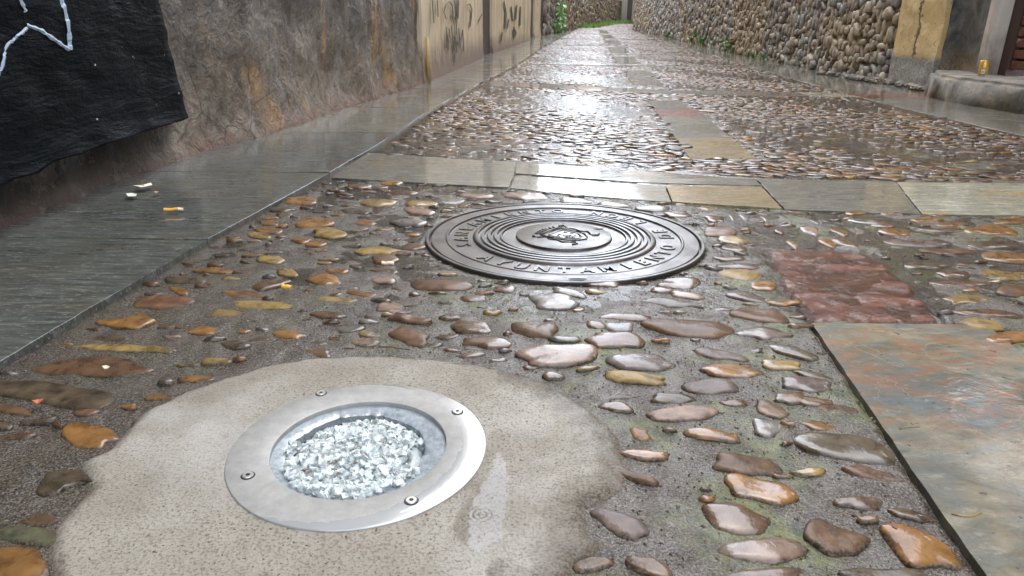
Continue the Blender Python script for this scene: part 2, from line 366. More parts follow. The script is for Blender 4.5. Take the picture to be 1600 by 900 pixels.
def mortar_z(x, y):
    z = -.0045+.0042*fbm(x*9, y*9, 3)+.0026*fbm(x*34, y*34, 9)
    for p in hole_polys+[red_poly]:
        P_ = np.array(p); mn = P_.min(0)-.03; mx = P_.max(0)+.03
        k = (x > mn[0]) & (x < mx[0]) & (y > mn[1]) & (y < mx[1])
        if k.any():
            ins = inside(x[k], y[k], p); d = pdist(x[k], y[k], p)
            zz = z[k]; zz = np.where(ins & (d > .010), -.040, np.where(d < .0055, -.014, zz)); z[k] = zz
    for (cx, cy), R, dp in ((LC, LR, .20), (MC, MR, .06)):
        d = np.hypot(x-cx, y-cy); z = np.where(d < R-.004, -dp, z); z = np.where((d >= R-.004) & (d < R+.012), np.minimum(z, -.008 if R > .2 else z), z)
    return z
def carriageway():
    Vs, Fs, n0 = [], [], 0
    for (y0, y1, dy, dx) in ((-1.5, .42, .06, .06), (.42, 1.2, .0065, .0065), (1.2, 2.95, .011, .011), (2.95, 7.5, .035, .035), (7.5, 16, .10, .08), (16, 80, .4, .2)):
        ny = int(round((y1-y0)/dy))+1; nx = int(3.35/dx)+1
        u = np.linspace(0, 1, nx); y = np.linspace(y0, y1, ny)
        if dx < .012: u = u[:]
        Y = np.repeat(y[:, None], nx, 1); a = KL(y)[:, None]-.009; b = KR(y)[:, None]+.009
        X = a+(b-a)*u[None]
        Z = mortar_z(X.ravel(), Y.ravel()).reshape(X.shape)
        Z = np.where((X-a < .016) & (dx < .04), np.minimum(Z, -.016), Z)+zp(Y)
        V = np.stack([X, Y, Z], -1).reshape(-1, 3)
        Vs.append(V); Fs.append(grid_faces(ny, nx, True)+n0); n0 += len(V)
    return np.concatenate(Vs), np.concatenate(Fs)
gr = mesh('ground', [(-400,-400,-.5),(400,-400,-.5),(400,400,-.5),(-400,400,-.5)], [(0,1,2,3)], plain('bare_earth', (.12,.10,.08), .9), kind='structure')
V, Fc = carriageway()
street = mesh('cobbled_street', V, Fc, M['mortar'], smooth=True, kind='structure')

def slab_mesh(mb, poly, top, th, seed, bev=.0008, amp=.0012):
    Pc = np.array(poly, float); D = []
    for i in range(len(Pc)):
        a, b = Pc[i], Pc[(i+1) % len(Pc)]; L = float(np.hypot(*(b-a))); st_ = .022 if a[1] < 3 else .12; m_ = max(1, int(L/st_)); nn = np.array([-(b-a)[1], (b-a)[0]])/(L+1e-9)
        for k in range(m_):
            q = a+(b-a)*k/m_; w_ = 0 if k == 0 else .0022*mnoise.noise(Vector((q[0]*35, q[1]*35, seed)))+.0050*min(0, mnoise.noise(Vector((q[0]*11, q[1]*11, seed)))+.25)
            D.append(q+nn*w_*(1 if a[1] < 3 else 1.5))
    P0 = np.array(D); cc = P0.mean(0)
    P1 = P0+(cc-P0)/np.maximum(np.hypot(*(cc-P0).T)[:, None], .01)*bev
    n = len(P0); V = []
    for P_, z in ((P0, top-th), (P0, top-bev*.7), (P1, top)):
        for x, y in P_: V.append((x, y, z+float(zp(y))+amp*math.sin(x*7+seed)*math.cos(y*5+seed)))
    Fc = []
    for r in range(2):
        for i in range(n): Fc.append((r*n+i, r*n+(i+1) % n, (r+1)*n+(i+1) % n, (r+1)*n+i))
    area = sum(P0[i][0]*P0[(i+1) % n][1]-P0[(i+1) % n][0]*P0[i][1] for i in range(n))
    Fc.append(tuple(2*n+i for i in range(n)))
    if area < 0: Fc = [f[::-1] for f in Fc]
    mb.add(V, Fc)
band = empty('cross_band', kind='structure'); stripe = empty('centre_strip', kind='structure')
for k, (m, p, lab) in enumerate(all_slabs):
    mb = MB(); slab_mesh(mb, p, -.0015+.001*math.sin(k*2.3), .06, k)
    o = mb.build('paving_slab', M[m], band if k < len(band_slabs) else stripe)
    if lab: o['label'] = lab
# rough red slab
def dome(poly, hgt, base, n=32, rings=6, p=2.4, seed=0, amp=.0, flat=0.):
    P_ = smooth_closed(poly, n); c = P_.mean(0); V = []; zb = float(zp(c[1]))
    for r in range(rings):
        s = 1-(r/rings)**1.0*1.0; s = math.cos(r/rings*math.pi/2)**.85
        zz = base+(hgt-base)*(1-s**p)**(1/p) if r else base-.012
        if r == 1: pass
        for q in P_:
            x, y = c+(q-c)*s
            V.append((x, y, zb+zz+(amp*mnoise.noise(Vector((x*22+seed, y*22, seed)))*(1 if r else 0))))
    V.append((c[0], c[1], zb+hgt+amp*mnoise.noise(Vector((c[0]*22+seed, c[1]*22, seed)))))
    Fc = []
    for r in range(rings-1):
        for i in range(n): Fc.append((r*n+i, r*n+(i+1) % n, (r+1)*n+(i+1) % n, (r+1)*n+i))
    for i in range(n): Fc.append(((rings-1)*n+i, (rings-1)*n+(i+1) % n, rings*n))
    P2 = np.roll(P_, -1, 0)
    if (P_[:, 0]*P2[:, 1]-P2[:, 0]*P_[:, 1]).sum() < 0: Fc = [f[::-1] for f in Fc]
    return V, Fc
def sheet_poly(name, poly, zfun, step, mat, parent=None, edge=.012, **k):
    P_ = np.array(poly); mn = P_.min(0)-.03; mx = P_.max(0)+.03
    xs = np.arange(mn[0], mx[0], step); ys = np.arange(mn[1], mx[1], step)
    X, Y = np.meshgrid(xs, ys); x = X.ravel(); y = Y.ravel()
    wob = .022*fbm(x*9, y*9, 47)+.012*fbm(x*22, y*22, 41)+.005*fbm(x*90, y*90, 43)
    d = pdist(x, y, poly); sg = np.where(inside(x, y, poly), d, -d)+wob*(.6 if edge > .01 else .55)-(0 if edge > .01 else .004)
    z = zfun(x, y, sg)
    V = np.stack([x, y, z], -1); nx = len(xs)
    q = grid_faces(len(ys), nx, True); keep = (sg[q] > -edge*.4).all(1); q = q[keep]
    used = np.unique(q); mp = -np.ones(len(V), int); mp[used] = np.arange(len(used))
    cl = np.clip(sg[used]/np.where(x[used] > -.02, .085, .03), 0, 1); cl = np.repeat(cl[:, None], 3, 1)
    return mesh(name, V[used], mp[q], mat, parent, smooth=True, colors=cl, **k)
sheet_poly('paving_slab', red_poly, lambda x, y, s: -.012+np.clip(s/.010, 0, 1)*.014+.005*fbm(x*14, y*30, 5)+.003*fbm(x*60, y*60, 8)-.0062, .006, M['red_rough'], stripe, label='rough split red sandstone slab')
# new concrete collar round the light
def concz(x, y, s):
    z = -.012+np.clip(s/.018, 0, 1)**.6*.0125+.0018*fbm(x*8, y*8, 21)+.0006*fbm(x*50, y*50, 22)
    d = np.hypot(x-LC[0], y-LC[1]); z = z+(.0015-z)*np.clip(1.5-d/LR/1.2, 0, 1)*np.clip(s/.03, 0, 1)
    z = np.where(d < LR-.006, -.02, z)
    return z
o = sheet_poly('concrete_patch', conc_poly, concz, .0055, M['concrete'])
tag(o, kind='structure')
me = o.data; bm = bmesh.new(); bm.from_mesh(me)
bmesh.ops.delete(bm, geom=[f for f in bm.faces if all((v.co.x-LC[0])**2+(v.co.y-LC[1])**2 < (LR-.008)**2 for v in f.verts)], context='FACES')
bm.to_mesh(me); bm.free()
me = street.data; bm = bmesh.new(); bm.from_mesh(me)
bmesh.ops.delete(bm, geom=[f for f in bm.faces if all((v.co.x-LC[0])**2+(v.co.y-LC[1])**2 < (LR-.02)**2 for v in f.verts)], context='FACES')
bm.to_mesh(me); bm.free()

# kerb pavements
def path_slabs(name, fa, fb, joints, mats, labs):
    root = empty(name, kind='structure')
    base = MB()
    ys = np.arange(-1.5, 60, .5)
    V = []; 
    for y in ys: V += [(float(fa(y))-.05, y, float(zp(y))-.03), (float(fb(y))+.05, y, float(zp(y))-.03)]
    base.add(V, [(2*i, 2*i+1, 2*i+3, 2*i+2) for i in range(len(ys)-1)]); base.build('bedding', M['mortar'], root)
    for i in range(len(joints)-1):
        y0, y1 = joints[i]+.004, joints[i+1]-.004; n_ = max(2, int((y1-y0)/.4)+1); yy = np.linspace(y0, y1, n_)
        sk = .06*math.sin(i*1.7)
        L = [(float(fa(y)), float(y)) for y in yy]; R = [(float(fb(y)), float(y)) for y in yy[::-1]]
        mb = MB(); slab_mesh(mb, L+R, -.0005+.0012*math.sin(i*3.1), .05, i)
        ob = mb.build('paving_slab', M[mats(i, y0)], root)
        if labs.get(i): ob['label'] = labs[i]
jl = [-1.5, .15, 1.60, 2.42, 3.42, 4.55, 5.5, 6.0, 7.1, 8.4, 9.9, 11.5, 13, 15, 17, 19, 21, 23, 26, 29, 32, 36, 40, 45, 50, 56]
def ml(i, y):
    if y < 2.5: return 'slate_dark'
    return 'slate_brown' if i in (6, 9, 13) else 'slate'
TWLx = (TWL[0]+[30, 35.6, 45, 51, 80], TWL[1]+[2.2, 3.12, 5.2, 6.6, 15])
WLx = lambda y: np.interp(y, *TWLx)
path_slabs('kerb_path', lambda y: np.minimum(WLx(y)-.10, KL(y)-.25), lambda y: KL(y)-.006, jl, ml, {6: 'red brown slab of the kerb path under the grey wall'})
TWRx = (TWR[0]+[36, 45, 60, 80], TWR[1]+[6.0, 7.9, 11.8, 18.3]); WRx = lambda y: np.interp(y, *TWRx)
jr = [-1.5, 0, 1.6, 3.1, 4.4, 5.55, 6.0, 7.4, 9, 11, 13, 15, 17.5, 20, 23, 26, 29, 33, 38, 44, 50, 56]
path_slabs('kerb_path', lambda y: KR(y)+.006, lambda y: np.maximum(WRx(y)+.10, KR(y)+.3), jr, lambda i, y: 'slate_red' if i == 5 else ('slate_pale' if i == 99 else 'slate'), {5: 'dark red slab of the kerb path below the cream pillar'})

# ------------------------------------------------------------------ cobbles
PAL = dict(B=(.085,.040,.020), O=(.21,.092,.020), Y=(.27,.18,.055), G=(.12,.115,.108), D=(.045,.037,.025), M=(.095,.072,.072), P=(.25,.165,.125), V=(.045,.062,.036), R=(.11,.045,.026))
E_ = """870,551,63,17,0,P;838,512,40,13,0,B;960,529,44,12,.05,B;1005,563,55,15,.05,M;1078,511,70,14,.1,B;866,469,42,11,.05,G;975,493,46,6,.03,B;932,505,19,8,.1,B;968,508,24,8,0,G
890,455,30,6,.2,M;1045,471,50,6,.12,G;1058,440,36,9,0,B;940,440,33,5,.05,P;995,587,50,9,.1,Y;865,583,18,6,0,B;1076,460,32,5,.1,P;1158,427,36,9,.06,Y;1195,444,23,8,.06,O;1165,462,40,6,.15,M
1187,490,50,10,.12,B;1195,519,46,9,.05,M;1238,547,44,7,.25,D;1122,551,48,8,.18,M;1142,576,50,11,.07,O;1222,568,33,8,.06,Y;1112,600,44,14,.03,M;1264,598,43,11,.07,M;1275,584,38,5,.2,D
1072,643,64,12,-.07,P;1050,619,35,10,.05,D;1115,676,46,9,.12,O;1206,634,30,13,.35,P;1198,665,26,13,.2,G;1237,617,30,11,.05,B;1308,636,38,8,.08,B;1270,624,30,8,.15,B;1290,661,39,12,.1,O
1168,722,57,16,.14,B;1187,759,62,20,.25,O;1148,809,62,23,.2,B;1365,738,52,10,.2,R;1345,780,38,11,.12,B;1425,799,38,8,.22,B;1305,836,56,26,.3,B;1385,893,88,13,.06,D;1190,895,74,15,0,B
970,813,47,19,.35,M;925,876,34,12,-.15,B;1017,880,42,14,.35,B;990,740,42,7,.3,B;956,757,30,6,.08,O;1008,706,42,8,.05,O;1000,675,18,10,.3,O;962,632,30,7,.12,B;960,616,40,4,-.07,B
690,444,49,8,.02,B;508,435,30,8,.06,O;565,456,25,6,.16,O;641,523,33,14,.15,B;638,496,34,6,.1,R;570,531,23,7,0,P;546,510,28,6,-.06,G;738,507,35,10,.08,B;760,532,39,9,.05,B;610,478,25,8,0,P
738,463,25,6,0,B;790,449,20,6,0,B;735,551,25,4,-.05,B;492,548,28,6,.1,B;512,488,30,5,.05,B;598,436,22,5,0,P;525,466,34,5,0,Y;423,404,24,6,.06,Y;333,420,38,5,.02,O;287,435,37,6,.03,D
280,452,18,6,.25,O;256,471,51,10,-.02,R;412,474,52,8,.04,Y;355,486,37,7,-.02,Y;318,513,30,7,-.04,O;366,535,24,6,.06,D;335,561,28,6,-.03,Y;245,543,25,6,.06,Y;452,520,27,7,.05,O;422,443,33,7,-.15,B
380,456,35,6,.05,O;448,423,20,6,.15,Y;190,541,80,6,.03,Y;172,526,32,4,0,D;303,588,32,6,-.04,O;249,616,27,5,0,O;8,634,45,8,.2,B;4,661,16,7,0,D;20,878,55,32,.1,O;45,833,58,17,.1,V;197,888,60,8,-.14,B
490,346,36,8,-.02,O;420,346,18,5,0,O;470,313,28,6,.03,O;438,326,22,4,0,D;445,334,15,5,0,D;420,358,24,5,.05,O;405,366,20,5,.05,Y;515,363,26,8,.03,Y;470,373,18,6,0,O;494,379,18,5,0,O;425,387,22,4,0,B
590,316,34,6,0,Y;556,328,24,5,.05,D;572,346,18,5,0,O;660,316,26,5,0,Y;655,329,28,6,.12,P;588,390,36,6,-.02,Y;602,403,23,7,.04,B;525,421,20,5,.04,O;645,383,22,6,0,B;612,285,20,4,0,O;600,420,24,5,.03,B;640,346,30,6,0,G;630,300,24,4,0,B;560,290,24,3,0,B
700,312,26,5,0,G;745,305,30,5,.03,P;820,305,40,6,.03,P;900,312,32,5,.03,G;960,318,30,5,.02,P;1020,325,30,5,.05,G;1060,333,24,5,.05,B
1105,323,16,4,.05,O;1118,340,17,6,.1,B;1124,360,28,7,.02,P;1144,373,27,7,.14,Y;1148,386,24,5,.05,B;1142,401,27,5,.02,B;1152,413,38,5,.06,M;1144,338,11,4,1.4,G;1163,338,12,5,.9,G;1193,338,11,4,.9,P;1225,337,13,4,.6,B;1272,343,15,4,.6,G
1266,358,17,7,.3,P;1311,360,18,5,.35,O;1238,379,13,5,.6,Y;1294,378,16,6,.3,O;1322,378,25,5,.25,B;1337,331,18,4,0,O;1188,356,14,5,.4,G;1218,360,9,4,.2,B
1395,333,22,4,0,P;1450,342,30,4,0,O;1488,349,25,4,0,O;1475,358,46,4,.02,B;1548,359,44,8,.04,O;1580,344,34,5,.02,O;1398,362,28,6,.03,O;1430,379,58,5,.06,M;1553,382,45,7,.04,D;1480,391,45,5,.05,B;1572,401,46,8,.06,O;1445,413,38,6,0,D;1492,427,32,6,.05,B;1572,428,48,8,.03,Y;1500,441,50,5,.03,B;1590,453,36,9,0,B
1513,465,38,9,.03,Y;1547,487,56,7,.05,B;1535,504,38,8,.1,Y;1580,524,42,10,-.06,O;1350,345,26,5,.1,G;1380,350,24,4,.05,B"""
stones = []
for e in E_.replace('\n', ';').split(';'):
    a = e.split(','); cx, cy, hw, hh, sl = map(float, a[:5]); an = math.atan(sl); r_ = random.Random(int(cx*7+cy))
    poly = []; sq = r_.uniform(.72, 1.0)
    for k in range(12):
        t = 2*math.pi*k/12
        ct, st = math.cos(t), math.sin(t); ex = math.copysign(abs(ct)**sq, ct); ey = math.copysign(abs(st)**sq, st)
        s = 1+r_.uniform(-.20, .14)
        X, Y = ex*hw*s, ey*hh*s*(1+.25*ct*r_.uniform(-1, 1)*.7)
        poly.append((cx+X*math.cos(an)-Y*math.sin(an), cy+X*math.sin(an)+Y*math.cos(an)))
    stones.append((poly, a[5]))
for p, c in [
 ([(45,573),(90,560),(150,554),(205,558),(225,571),(243,574),(225,580),(175,586),(110,584),(60,581)], 'B'),
 ([(148,500),(190,496),(224,486),(238,496),(243,500),(215,510),(185,509),(160,505)], 'O'),
 ([(-30,592),(60,592),(130,602),(165,608),(181,620),(160,634),(120,636),(60,626),(-30,606)], 'D'),
 ([(93,672),(108,657),(130,658),(172,663),(183,678),(186,684),(166,688),(158,697),(120,698),(102,686)], 'O'),
 ([(56,768),(60,745),(80,731),(108,728),(132,732),(150,744),(165,752),(130,750),(100,760),(86,769)], 'D'),
 ([(20,813),(36,802),(50,793),(74,796),(93,807),(74,816),(48,819)], 'B'),
 ([(1235,682),(1250,671),(1300,674),(1345,676),(1385,690),(1402,716),(1385,724),(1320,716),(1260,700)], 'D'),
 ([(1374,818),(1392,812),(1420,818),(1480,846),(1508,872),(1506,886),(1470,878),(1425,882),(1395,852)], 'O')]:
    stones.append((p, c))
gst = []
for p, c in stones:
    w_ = [G(*q) for q in p]; A = np.array(w_); sz = A.max(0)-A.min(0)
    gst.append((w_, c, float(sz[0]*sz[1]), A.mean(0), A))
def pixsize(s): return s[2]/(s[3][1]**3+.05)
order = sorted(range(len(gst)), key=lambda i: -pixsize(gst[i]))
indiv = set(order[:100]); near = MB()
occ = []
for i, (w_, c, ar, ce, A) in enumerate(gst):
    r_ = random.Random(i*13+1); col = np.array(PAL[c])*r_.uniform(.8, 1.2)
    wid = min(A.max(0)-A.min(0)); hgt = -.0034+min(.0068, wid*.080)*r_.uniform(.5, 1.2)
    if ar > .006 and c in 'DOB': hgt = min(hgt, .003)
    V, Fc = dome(w_, hgt, -.010, n=36 if i in indiv else 18, rings=8 if i in indiv else 5, seed=i*3.1, amp=.0035 if c not in 'R' else .006, p=3.6)
    if i in indiv:
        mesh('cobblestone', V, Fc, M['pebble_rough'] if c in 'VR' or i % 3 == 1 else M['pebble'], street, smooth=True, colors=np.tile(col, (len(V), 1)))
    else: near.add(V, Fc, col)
    occ.append((ce, A))
# small filler pebbles in the near panels, then the densely set panels up the street
def ico_top():
    V = []; Fc = []; n = 12; rings = [(1., -.6), (.965, .35), (.86, .82), (.56, .97)]
    for r, z in rings:
        for k in range(n): V.append((r*math.cos(2*math.pi*k/n), r*math.sin(2*math.pi*k/n), z))
    V.append((0, 0, 1.))
    for i in range(3):
        for k in range(n): Fc.append((i*n+k, i*n+(k+1) % n, (i+1)*n+(k+1) % n, (i+1)*n+k))
    for k in range(n): Fc.append((3*n+k, 3*n+(k+1) % n, 4*n))
    return np.array(V), Fc
TV, TF = ico_top(); TFA = [np.array(f) for f in TF]
class Peb:
    def __init__(s): s.V = []; s.C = []; s.Q = []; s.T = []; s.n = 0
    def add(s, x, y, z, a, b, h, ang, col, r_, tilt=0.):
        V = TV.copy(); t = np.arctan2(V[:, 1], V[:, 0])
        k = 1+.16*np.sin(t*2+r_.uniform(0, 6))+.10*np.sin(t*3+r_.uniform(0, 6))+.06*np.sin(t*5+r_.uniform(0, 6))
        X = V[:, 0]*a*k; Y = V[:, 1]*b*k; Z = V[:, 2]*h*(1+.18*np.sin(V[:, 0]*3+r_.uniform(0, 6)))+X*tilt
        c, sn = math.cos(ang), math.sin(ang)
        s.V.append(np.stack([x+X*c-Y*sn, y+X*sn+Y*c, z+Z], -1)); s.C.append(np.tile(col, (len(V), 1))); s.n += 1
    def build(s, name, mat, parent=None, **k):
        nv = len(TV); Fc = []
        for i in range(s.n):
            o_ = i*nv; Fc += [tuple(j+o_ for j in f) for f in TF]
        return mesh(name, np.concatenate(s.V), Fc, mat, parent, smooth=True, colors=np.concatenate(s.C), **k)
def rcol(r_, warm=1.):
    c = r_.choices(['B', 'O', 'Y', 'G', 'D', 'M', 'P', 'R'], [4.5*warm, 2.4*warm, 1*warm, 2.2, 1.5, 2.0, 1, 1.2])[0]
    return np.array(PAL[c])*r_.uniform(.65, 1.25)
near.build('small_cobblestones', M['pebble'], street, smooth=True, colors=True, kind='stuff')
pb = Peb(); r_ = random.Random(31)
allA = [A for _, A in occ]; cen = np.array([c for c, _ in occ]); ext = np.array([max(A.max(0)-A.min(0))/2 for A in allA])
hx = np.array([(A.max(0)-A.min(0))[0]/2 for A in allA]); hy = np.array([(A.max(0)-A.min(0))[1]/2 for A in allA])
def blocked(x, y, m):
    X = np.array([x]); Y = np.array([y])
    if math.hypot(x-LC[0], y-LC[1]) < LR+.02+m or math.hypot(x-MC[0], y-MC[1]) < MR+.005+m: return True
    for p in hole_polys+[red_poly]:
        P_ = np.array(p)
        if x > P_[:, 0].min()-m and x < P_[:, 0].max()+m and y > P_[:, 1].min()-m and y < P_[:, 1].max()+m:
            if inside(X, Y, p)[0] or pdist(X, Y, p)[0] < m: return True
    return False
placed = []
for _ in range(15000):
    y = r_.uniform(.35, 2.35)**1.0; x = r_.uniform(float(KL(y))+.03, 2.5)
    a = r_.uniform(.008, .026) if r_.random() < .65 or (x < .95 and not (x > .02 and y < 1.35)) else r_.uniform(.03, .055)
    if x > 1.05 and y < 1.1: a = r_.uniform(.03, .06)
    b = a*r_.uniform(.3, .5)
    if len(placed) and any(abs(x-q[0]) < (a+q[2])*.95 and abs(y-q[1]) < (b+q[3])*1.25 for q in placed): continue
    if (np.hypot((cen[:, 0]-x)/(hx+a), (cen[:, 1]-y)/(hy+b)) < .95).any(): continue
    if inside(np.array([x]), np.array([y]), conc_poly)[0] or pdist(np.array([x]), np.array([y]), conc_poly)[0] < a: continue
    if blocked(x, y, b+.005): continue
    placed.append((x, y, a, b)); pb.add(x, y, -.008, a, b, r_.uniform(.004, .010), r_.gauss(0, .16), rcol(r_, 1.3), r_, r_.gauss(0, .06))
    if len(placed) > 800: break
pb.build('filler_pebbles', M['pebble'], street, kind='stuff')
OC = np.array([(1, 0, 0), (0, 1, 0), (-1, 0, 0), (0, -1, 0), (0, 0, 1), (.5, .5, -.5), (-.5, -.5, -.5)])
OF = [(0, 1, 4), (1, 2, 4), (2, 3, 4), (3, 0, 4)]
gv, gf, gc = [], [], []; r_ = random.Random(90); gy = nrg.uniform(.42, 2.2, 26000)**1.0; gx = nrg.uniform(-.75, 2.3, 26000)
gx = np.where(gy < 1.4, gx*.62, gx)
ok = (gx > KL(gy)+.01) & ~inside(gx, gy, conc_poly) & (np.hypot(gx-MC[0], gy-MC[1]) > MR+.003)
for p in hole_polys[:6]+[strip_slabs[0][1], red_poly]: ok &= ~inside(gx, gy, p)
gx, gy = gx[ok], gy[ok]; gzz = mortar_z(gx, gy)
for x, y, z in zip(gx, gy, gzz):
    s = r_.choice([.0007, .0010, .0012, .0016, .0024]); a = r_.uniform(0, 6.28); c_, s_ = math.cos(a), math.sin(a); e1, e2 = s*r_.uniform(.7, 1.6), s*r_.uniform(.5, 1.)
    o_ = len(gv)
    for u, v, w_ in OC[:5]: gv.append((x+u*e1*c_-v*e2*s_, y+u*e1*s_+v*e2*c_, z+w_*s*.8))
    gf += [tuple(i+o_ for i in f) for f in OF]; c = r_.choice([(.30, .27, .22), (.16, .13, .10), (.10, .06, .035), (.42, .40, .36), (.05, .045, .04), (.22, .15, .08)]); gc += [c]*5
mesh('sand_grit', gv, gf, M['pebble_rough'], street, colors=np.array(gc), kind='stuff')
pb = Peb(); r_ = random.Random(77)
y = 2.15
while y < 46:
    sc = 1. if y < 12 else min(1.9, 1+(y-12)*.04)
    b0 = .018*sc; rowh = b0*2*.93
    xa, xb = float(KL(y))+.02, float(KR(y))-.02; x = xa+r_.uniform(0, .05)
    while x < xb:
        a = r_.choice([.018, .024, .028, .033, .038, .048, .058])*sc; b = b0*r_.uniform(.6, 1.3)
        X = x+a; yy = y+r_.gauss(0, b0*.55); x += 2*a*r_.uniform(.88, 1.22)
        if yy < 2.7 and not (yy > yb(X, [-.64, .05, .46, .83, 1.26, 1.74, 2.6], [2.88, 2.68, 2.54, 2.41, 2.40, 2.38, 2.38])): continue
        if blocked(X, yy, b*.7): continue
        if X > xb: break
        z = -.005+float(zp(yy))+.003*math.sin(X*3+yy*2)
        pb.add(X, yy, z, a, b, r_.choice([.003, .004, .005, .006, .008])*min(sc, 1.3), r_.gauss(.0, .24), rcol(r_, 1.), r_, r_.gauss(0, .05))
    y += rowh
pb.build('packed_cobblestones', M['pebble'], street, kind='stuff')

# ------------------------------------------------------------------ manhole cover
def glyph(ch, size):
    cu = bpy.data.curves.new("glyph", 'FONT'); cu.body = ch; cu.size = size; cu.extrude = .5; cu.offset = .0010; cu.align_x = 'CENTER'; cu.resolution_u = 3
    ob = bpy.data.objects.new("glyph", cu); scene.collection.objects.link(ob)
    dg = bpy.context.evaluated_depsgraph_get(); me = ob.evaluated_get(dg).to_mesh()
    V = np.array([v.co[:] for v in me.vertices]); Fc = [tuple(p.vertices) for p in me.polygons]
    ob.evaluated_get(dg).to_mesh_clear(); bpy.data.objects.remove(ob); bpy.data.curves.remove(cu)
    return V, Fc
def arc_text(mb, text, cx, cy, r, a0, step, size, z0, z1, inward=True):
    for i, ch in enumerate(text):
        if ch == ' ': continue
        V, Fc = glyph(ch, size); a = math.radians(a0+i*step)
        z = np.where(V[:, 2] > 0, z1, z0)
        X = V[:, 0]*.92; Y = V[:, 1]-size*.35
        if inward: tx, ty, ux, uy = -math.sin(a), math.cos(a), -math.cos(a), -math.sin(a)
        else: tx, ty, ux, uy = math.sin(a), -math.cos(a), math.cos(a), math.sin(a)
        q = MB(); q.add(np.stack([cx+r*math.cos(a)+X*tx+Y*ux, cy+r*math.sin(a)+X*ty+Y*uy, z], -1), Fc); q.build('raised_letter', M['iron'], mb)
mc = empty('manhole_cover', (MC[0], MC[1], 0), label='round wet cast iron manhole cover with raised lettering, ridges and a shield', cat='manhole cover')
mb = MB(); R = MR
mb.lathe([(R, -.05), (R, -.001), (R*.995, .0005), (R*.978, .0005), (R*.974, -.003), (R*.970, -.012), (R*.960, -.012)], *MC)
mb.build('frame', M['iron'], mc, smooth=True, autos=35)
mb = MB()
pr = [(R*.964, -.02), (R*.964, -.003), (R*.958, -.0012), (R*.86, -.0012), (R*.852, .0006), (R*.842, .0006), (R*.836, -.0034), (R*.665, -.0034), (R*.655, .0012)]
for k in range(4):
    r0 = R*(.655-.047*k); pr += [(r0-.002, .0022), (r0-.0095, .0022), (r0-.0115, -.0035), (r0-.0155, -.0035)]
pr += [(R*.462, .0005), (R*.452, .0005), (R*.445, -.004), (R*.352, -.004), (R*.345, .0012), (R*.335, .0022), (.0001, .0025)]
mb.lathe(pr, *MC, n=128); mb.build('lid', M['iron'], mc, smooth=True, autos=30)
mb = mc
A0 = -136.; ST = 10.6
arc_text(mb, "AYUNTAMIENTO DE LEON", MC[0], MC[1], R*.750, A0, ST, .049, -.006, -.0012)
arc_text(mb, "SANEAMIENTO", MC[0], MC[1], R*.750, -162, -10.8, .047, -.006, -.0012, inward=False)
# coat of arms: shield, crown and scrolls, its top toward the far left
sh = MB(); ang = math.radians(52); ca, sa = math.cos(ang), math.sin(ang)
def S(u, v, z): return (MC[0]+.006+(u*ca-v*sa), MC[1]-.004+(u*sa+v*ca), z)
out = [(-.042, .046), (.042, .046), (.043, .0), (.036, -.03), (.018, -.05), (0, -.058), (-.018, -.05), (-.036, -.03), (-.043, 0)]
def loop(mb, pts, r, close=True):
    P_ = [S(u, v, .0026) for u, v in pts]+([S(*pts[0], .0026)] if close else []); mb.tube(P_, r, 6)
loop(sh, out, .0026); loop(sh, [(u*.72, v*.72) for u, v in out], .0013)
rr = random.Random(4)
for k in range(17):
    u, v = rr.uniform(-.022, .022), rr.uniform(-.032, .026); a_ = rr.uniform(0, 6.28); l_ = rr.uniform(.003, .009)
    sh.tube([S(u, v, .0022), S(u+l_*math.cos(a_), v+l_*math.sin(a_), .0028), S(u+l_*1.6*math.cos(a_+.7), v+l_*1.6*math.sin(a_+.7), .0022)], .0014, 6)
for k in range(7):
    u = -.036+.012*k; v = .060+.008*math.cos((k-3)*.45)
    sh.tube([S(u*.8, .052, .0022), S(u, v, .0030), S(u*1.05, v+.006, .0022)], .0022, 6)
loop(sh, [(-.038, .052), (.038, .052)], .003, False)
for sg in (-1, 1):
    loop(sh, [(sg*.046, .03), (sg*.056, .014), (sg*.050, -.008), (sg*.058, -.026), (sg*.046, -.040), (sg*.038, -.052), (sg*.046, -.062), (sg*.060, -.058)], .0030, False)
    loop(sh, [(sg*.046, .03), (sg*.060, .040), (sg*.066, .054), (sg*.054, .060)], .0030, False)
sh.build('shield', M['iron'], mc, smooth=True)
dk = plain('dark_hollow', (.012, .010, .009), .6)
for (px_, py_) in ((936, 359), (822, 390.5)):
    x, y = G(px_, py_); V = [(x+.013*math.cos(t)*(1), y+.0065*math.sin(t), .0032 if px_ > 900 and math.hypot(x-MC[0], y-MC[1]) < R*.34 else -.0032) for t in np.linspace(0, 6.283, 17)[:-1]]
    hb = MB(); hb.add(V, [tuple(range(16))]); hb.build('lifting_hole', dk, mc)
x, y = G(903, 437); V = [(x+.020*math.cos(t), y+.008*math.sin(t), .0013) for t in np.linspace(0, 6.283, 17)[:-1]]; hb = MB(); hb.add(V, [tuple(range(16))]); hb.build('lifting_hole', dk, mc)

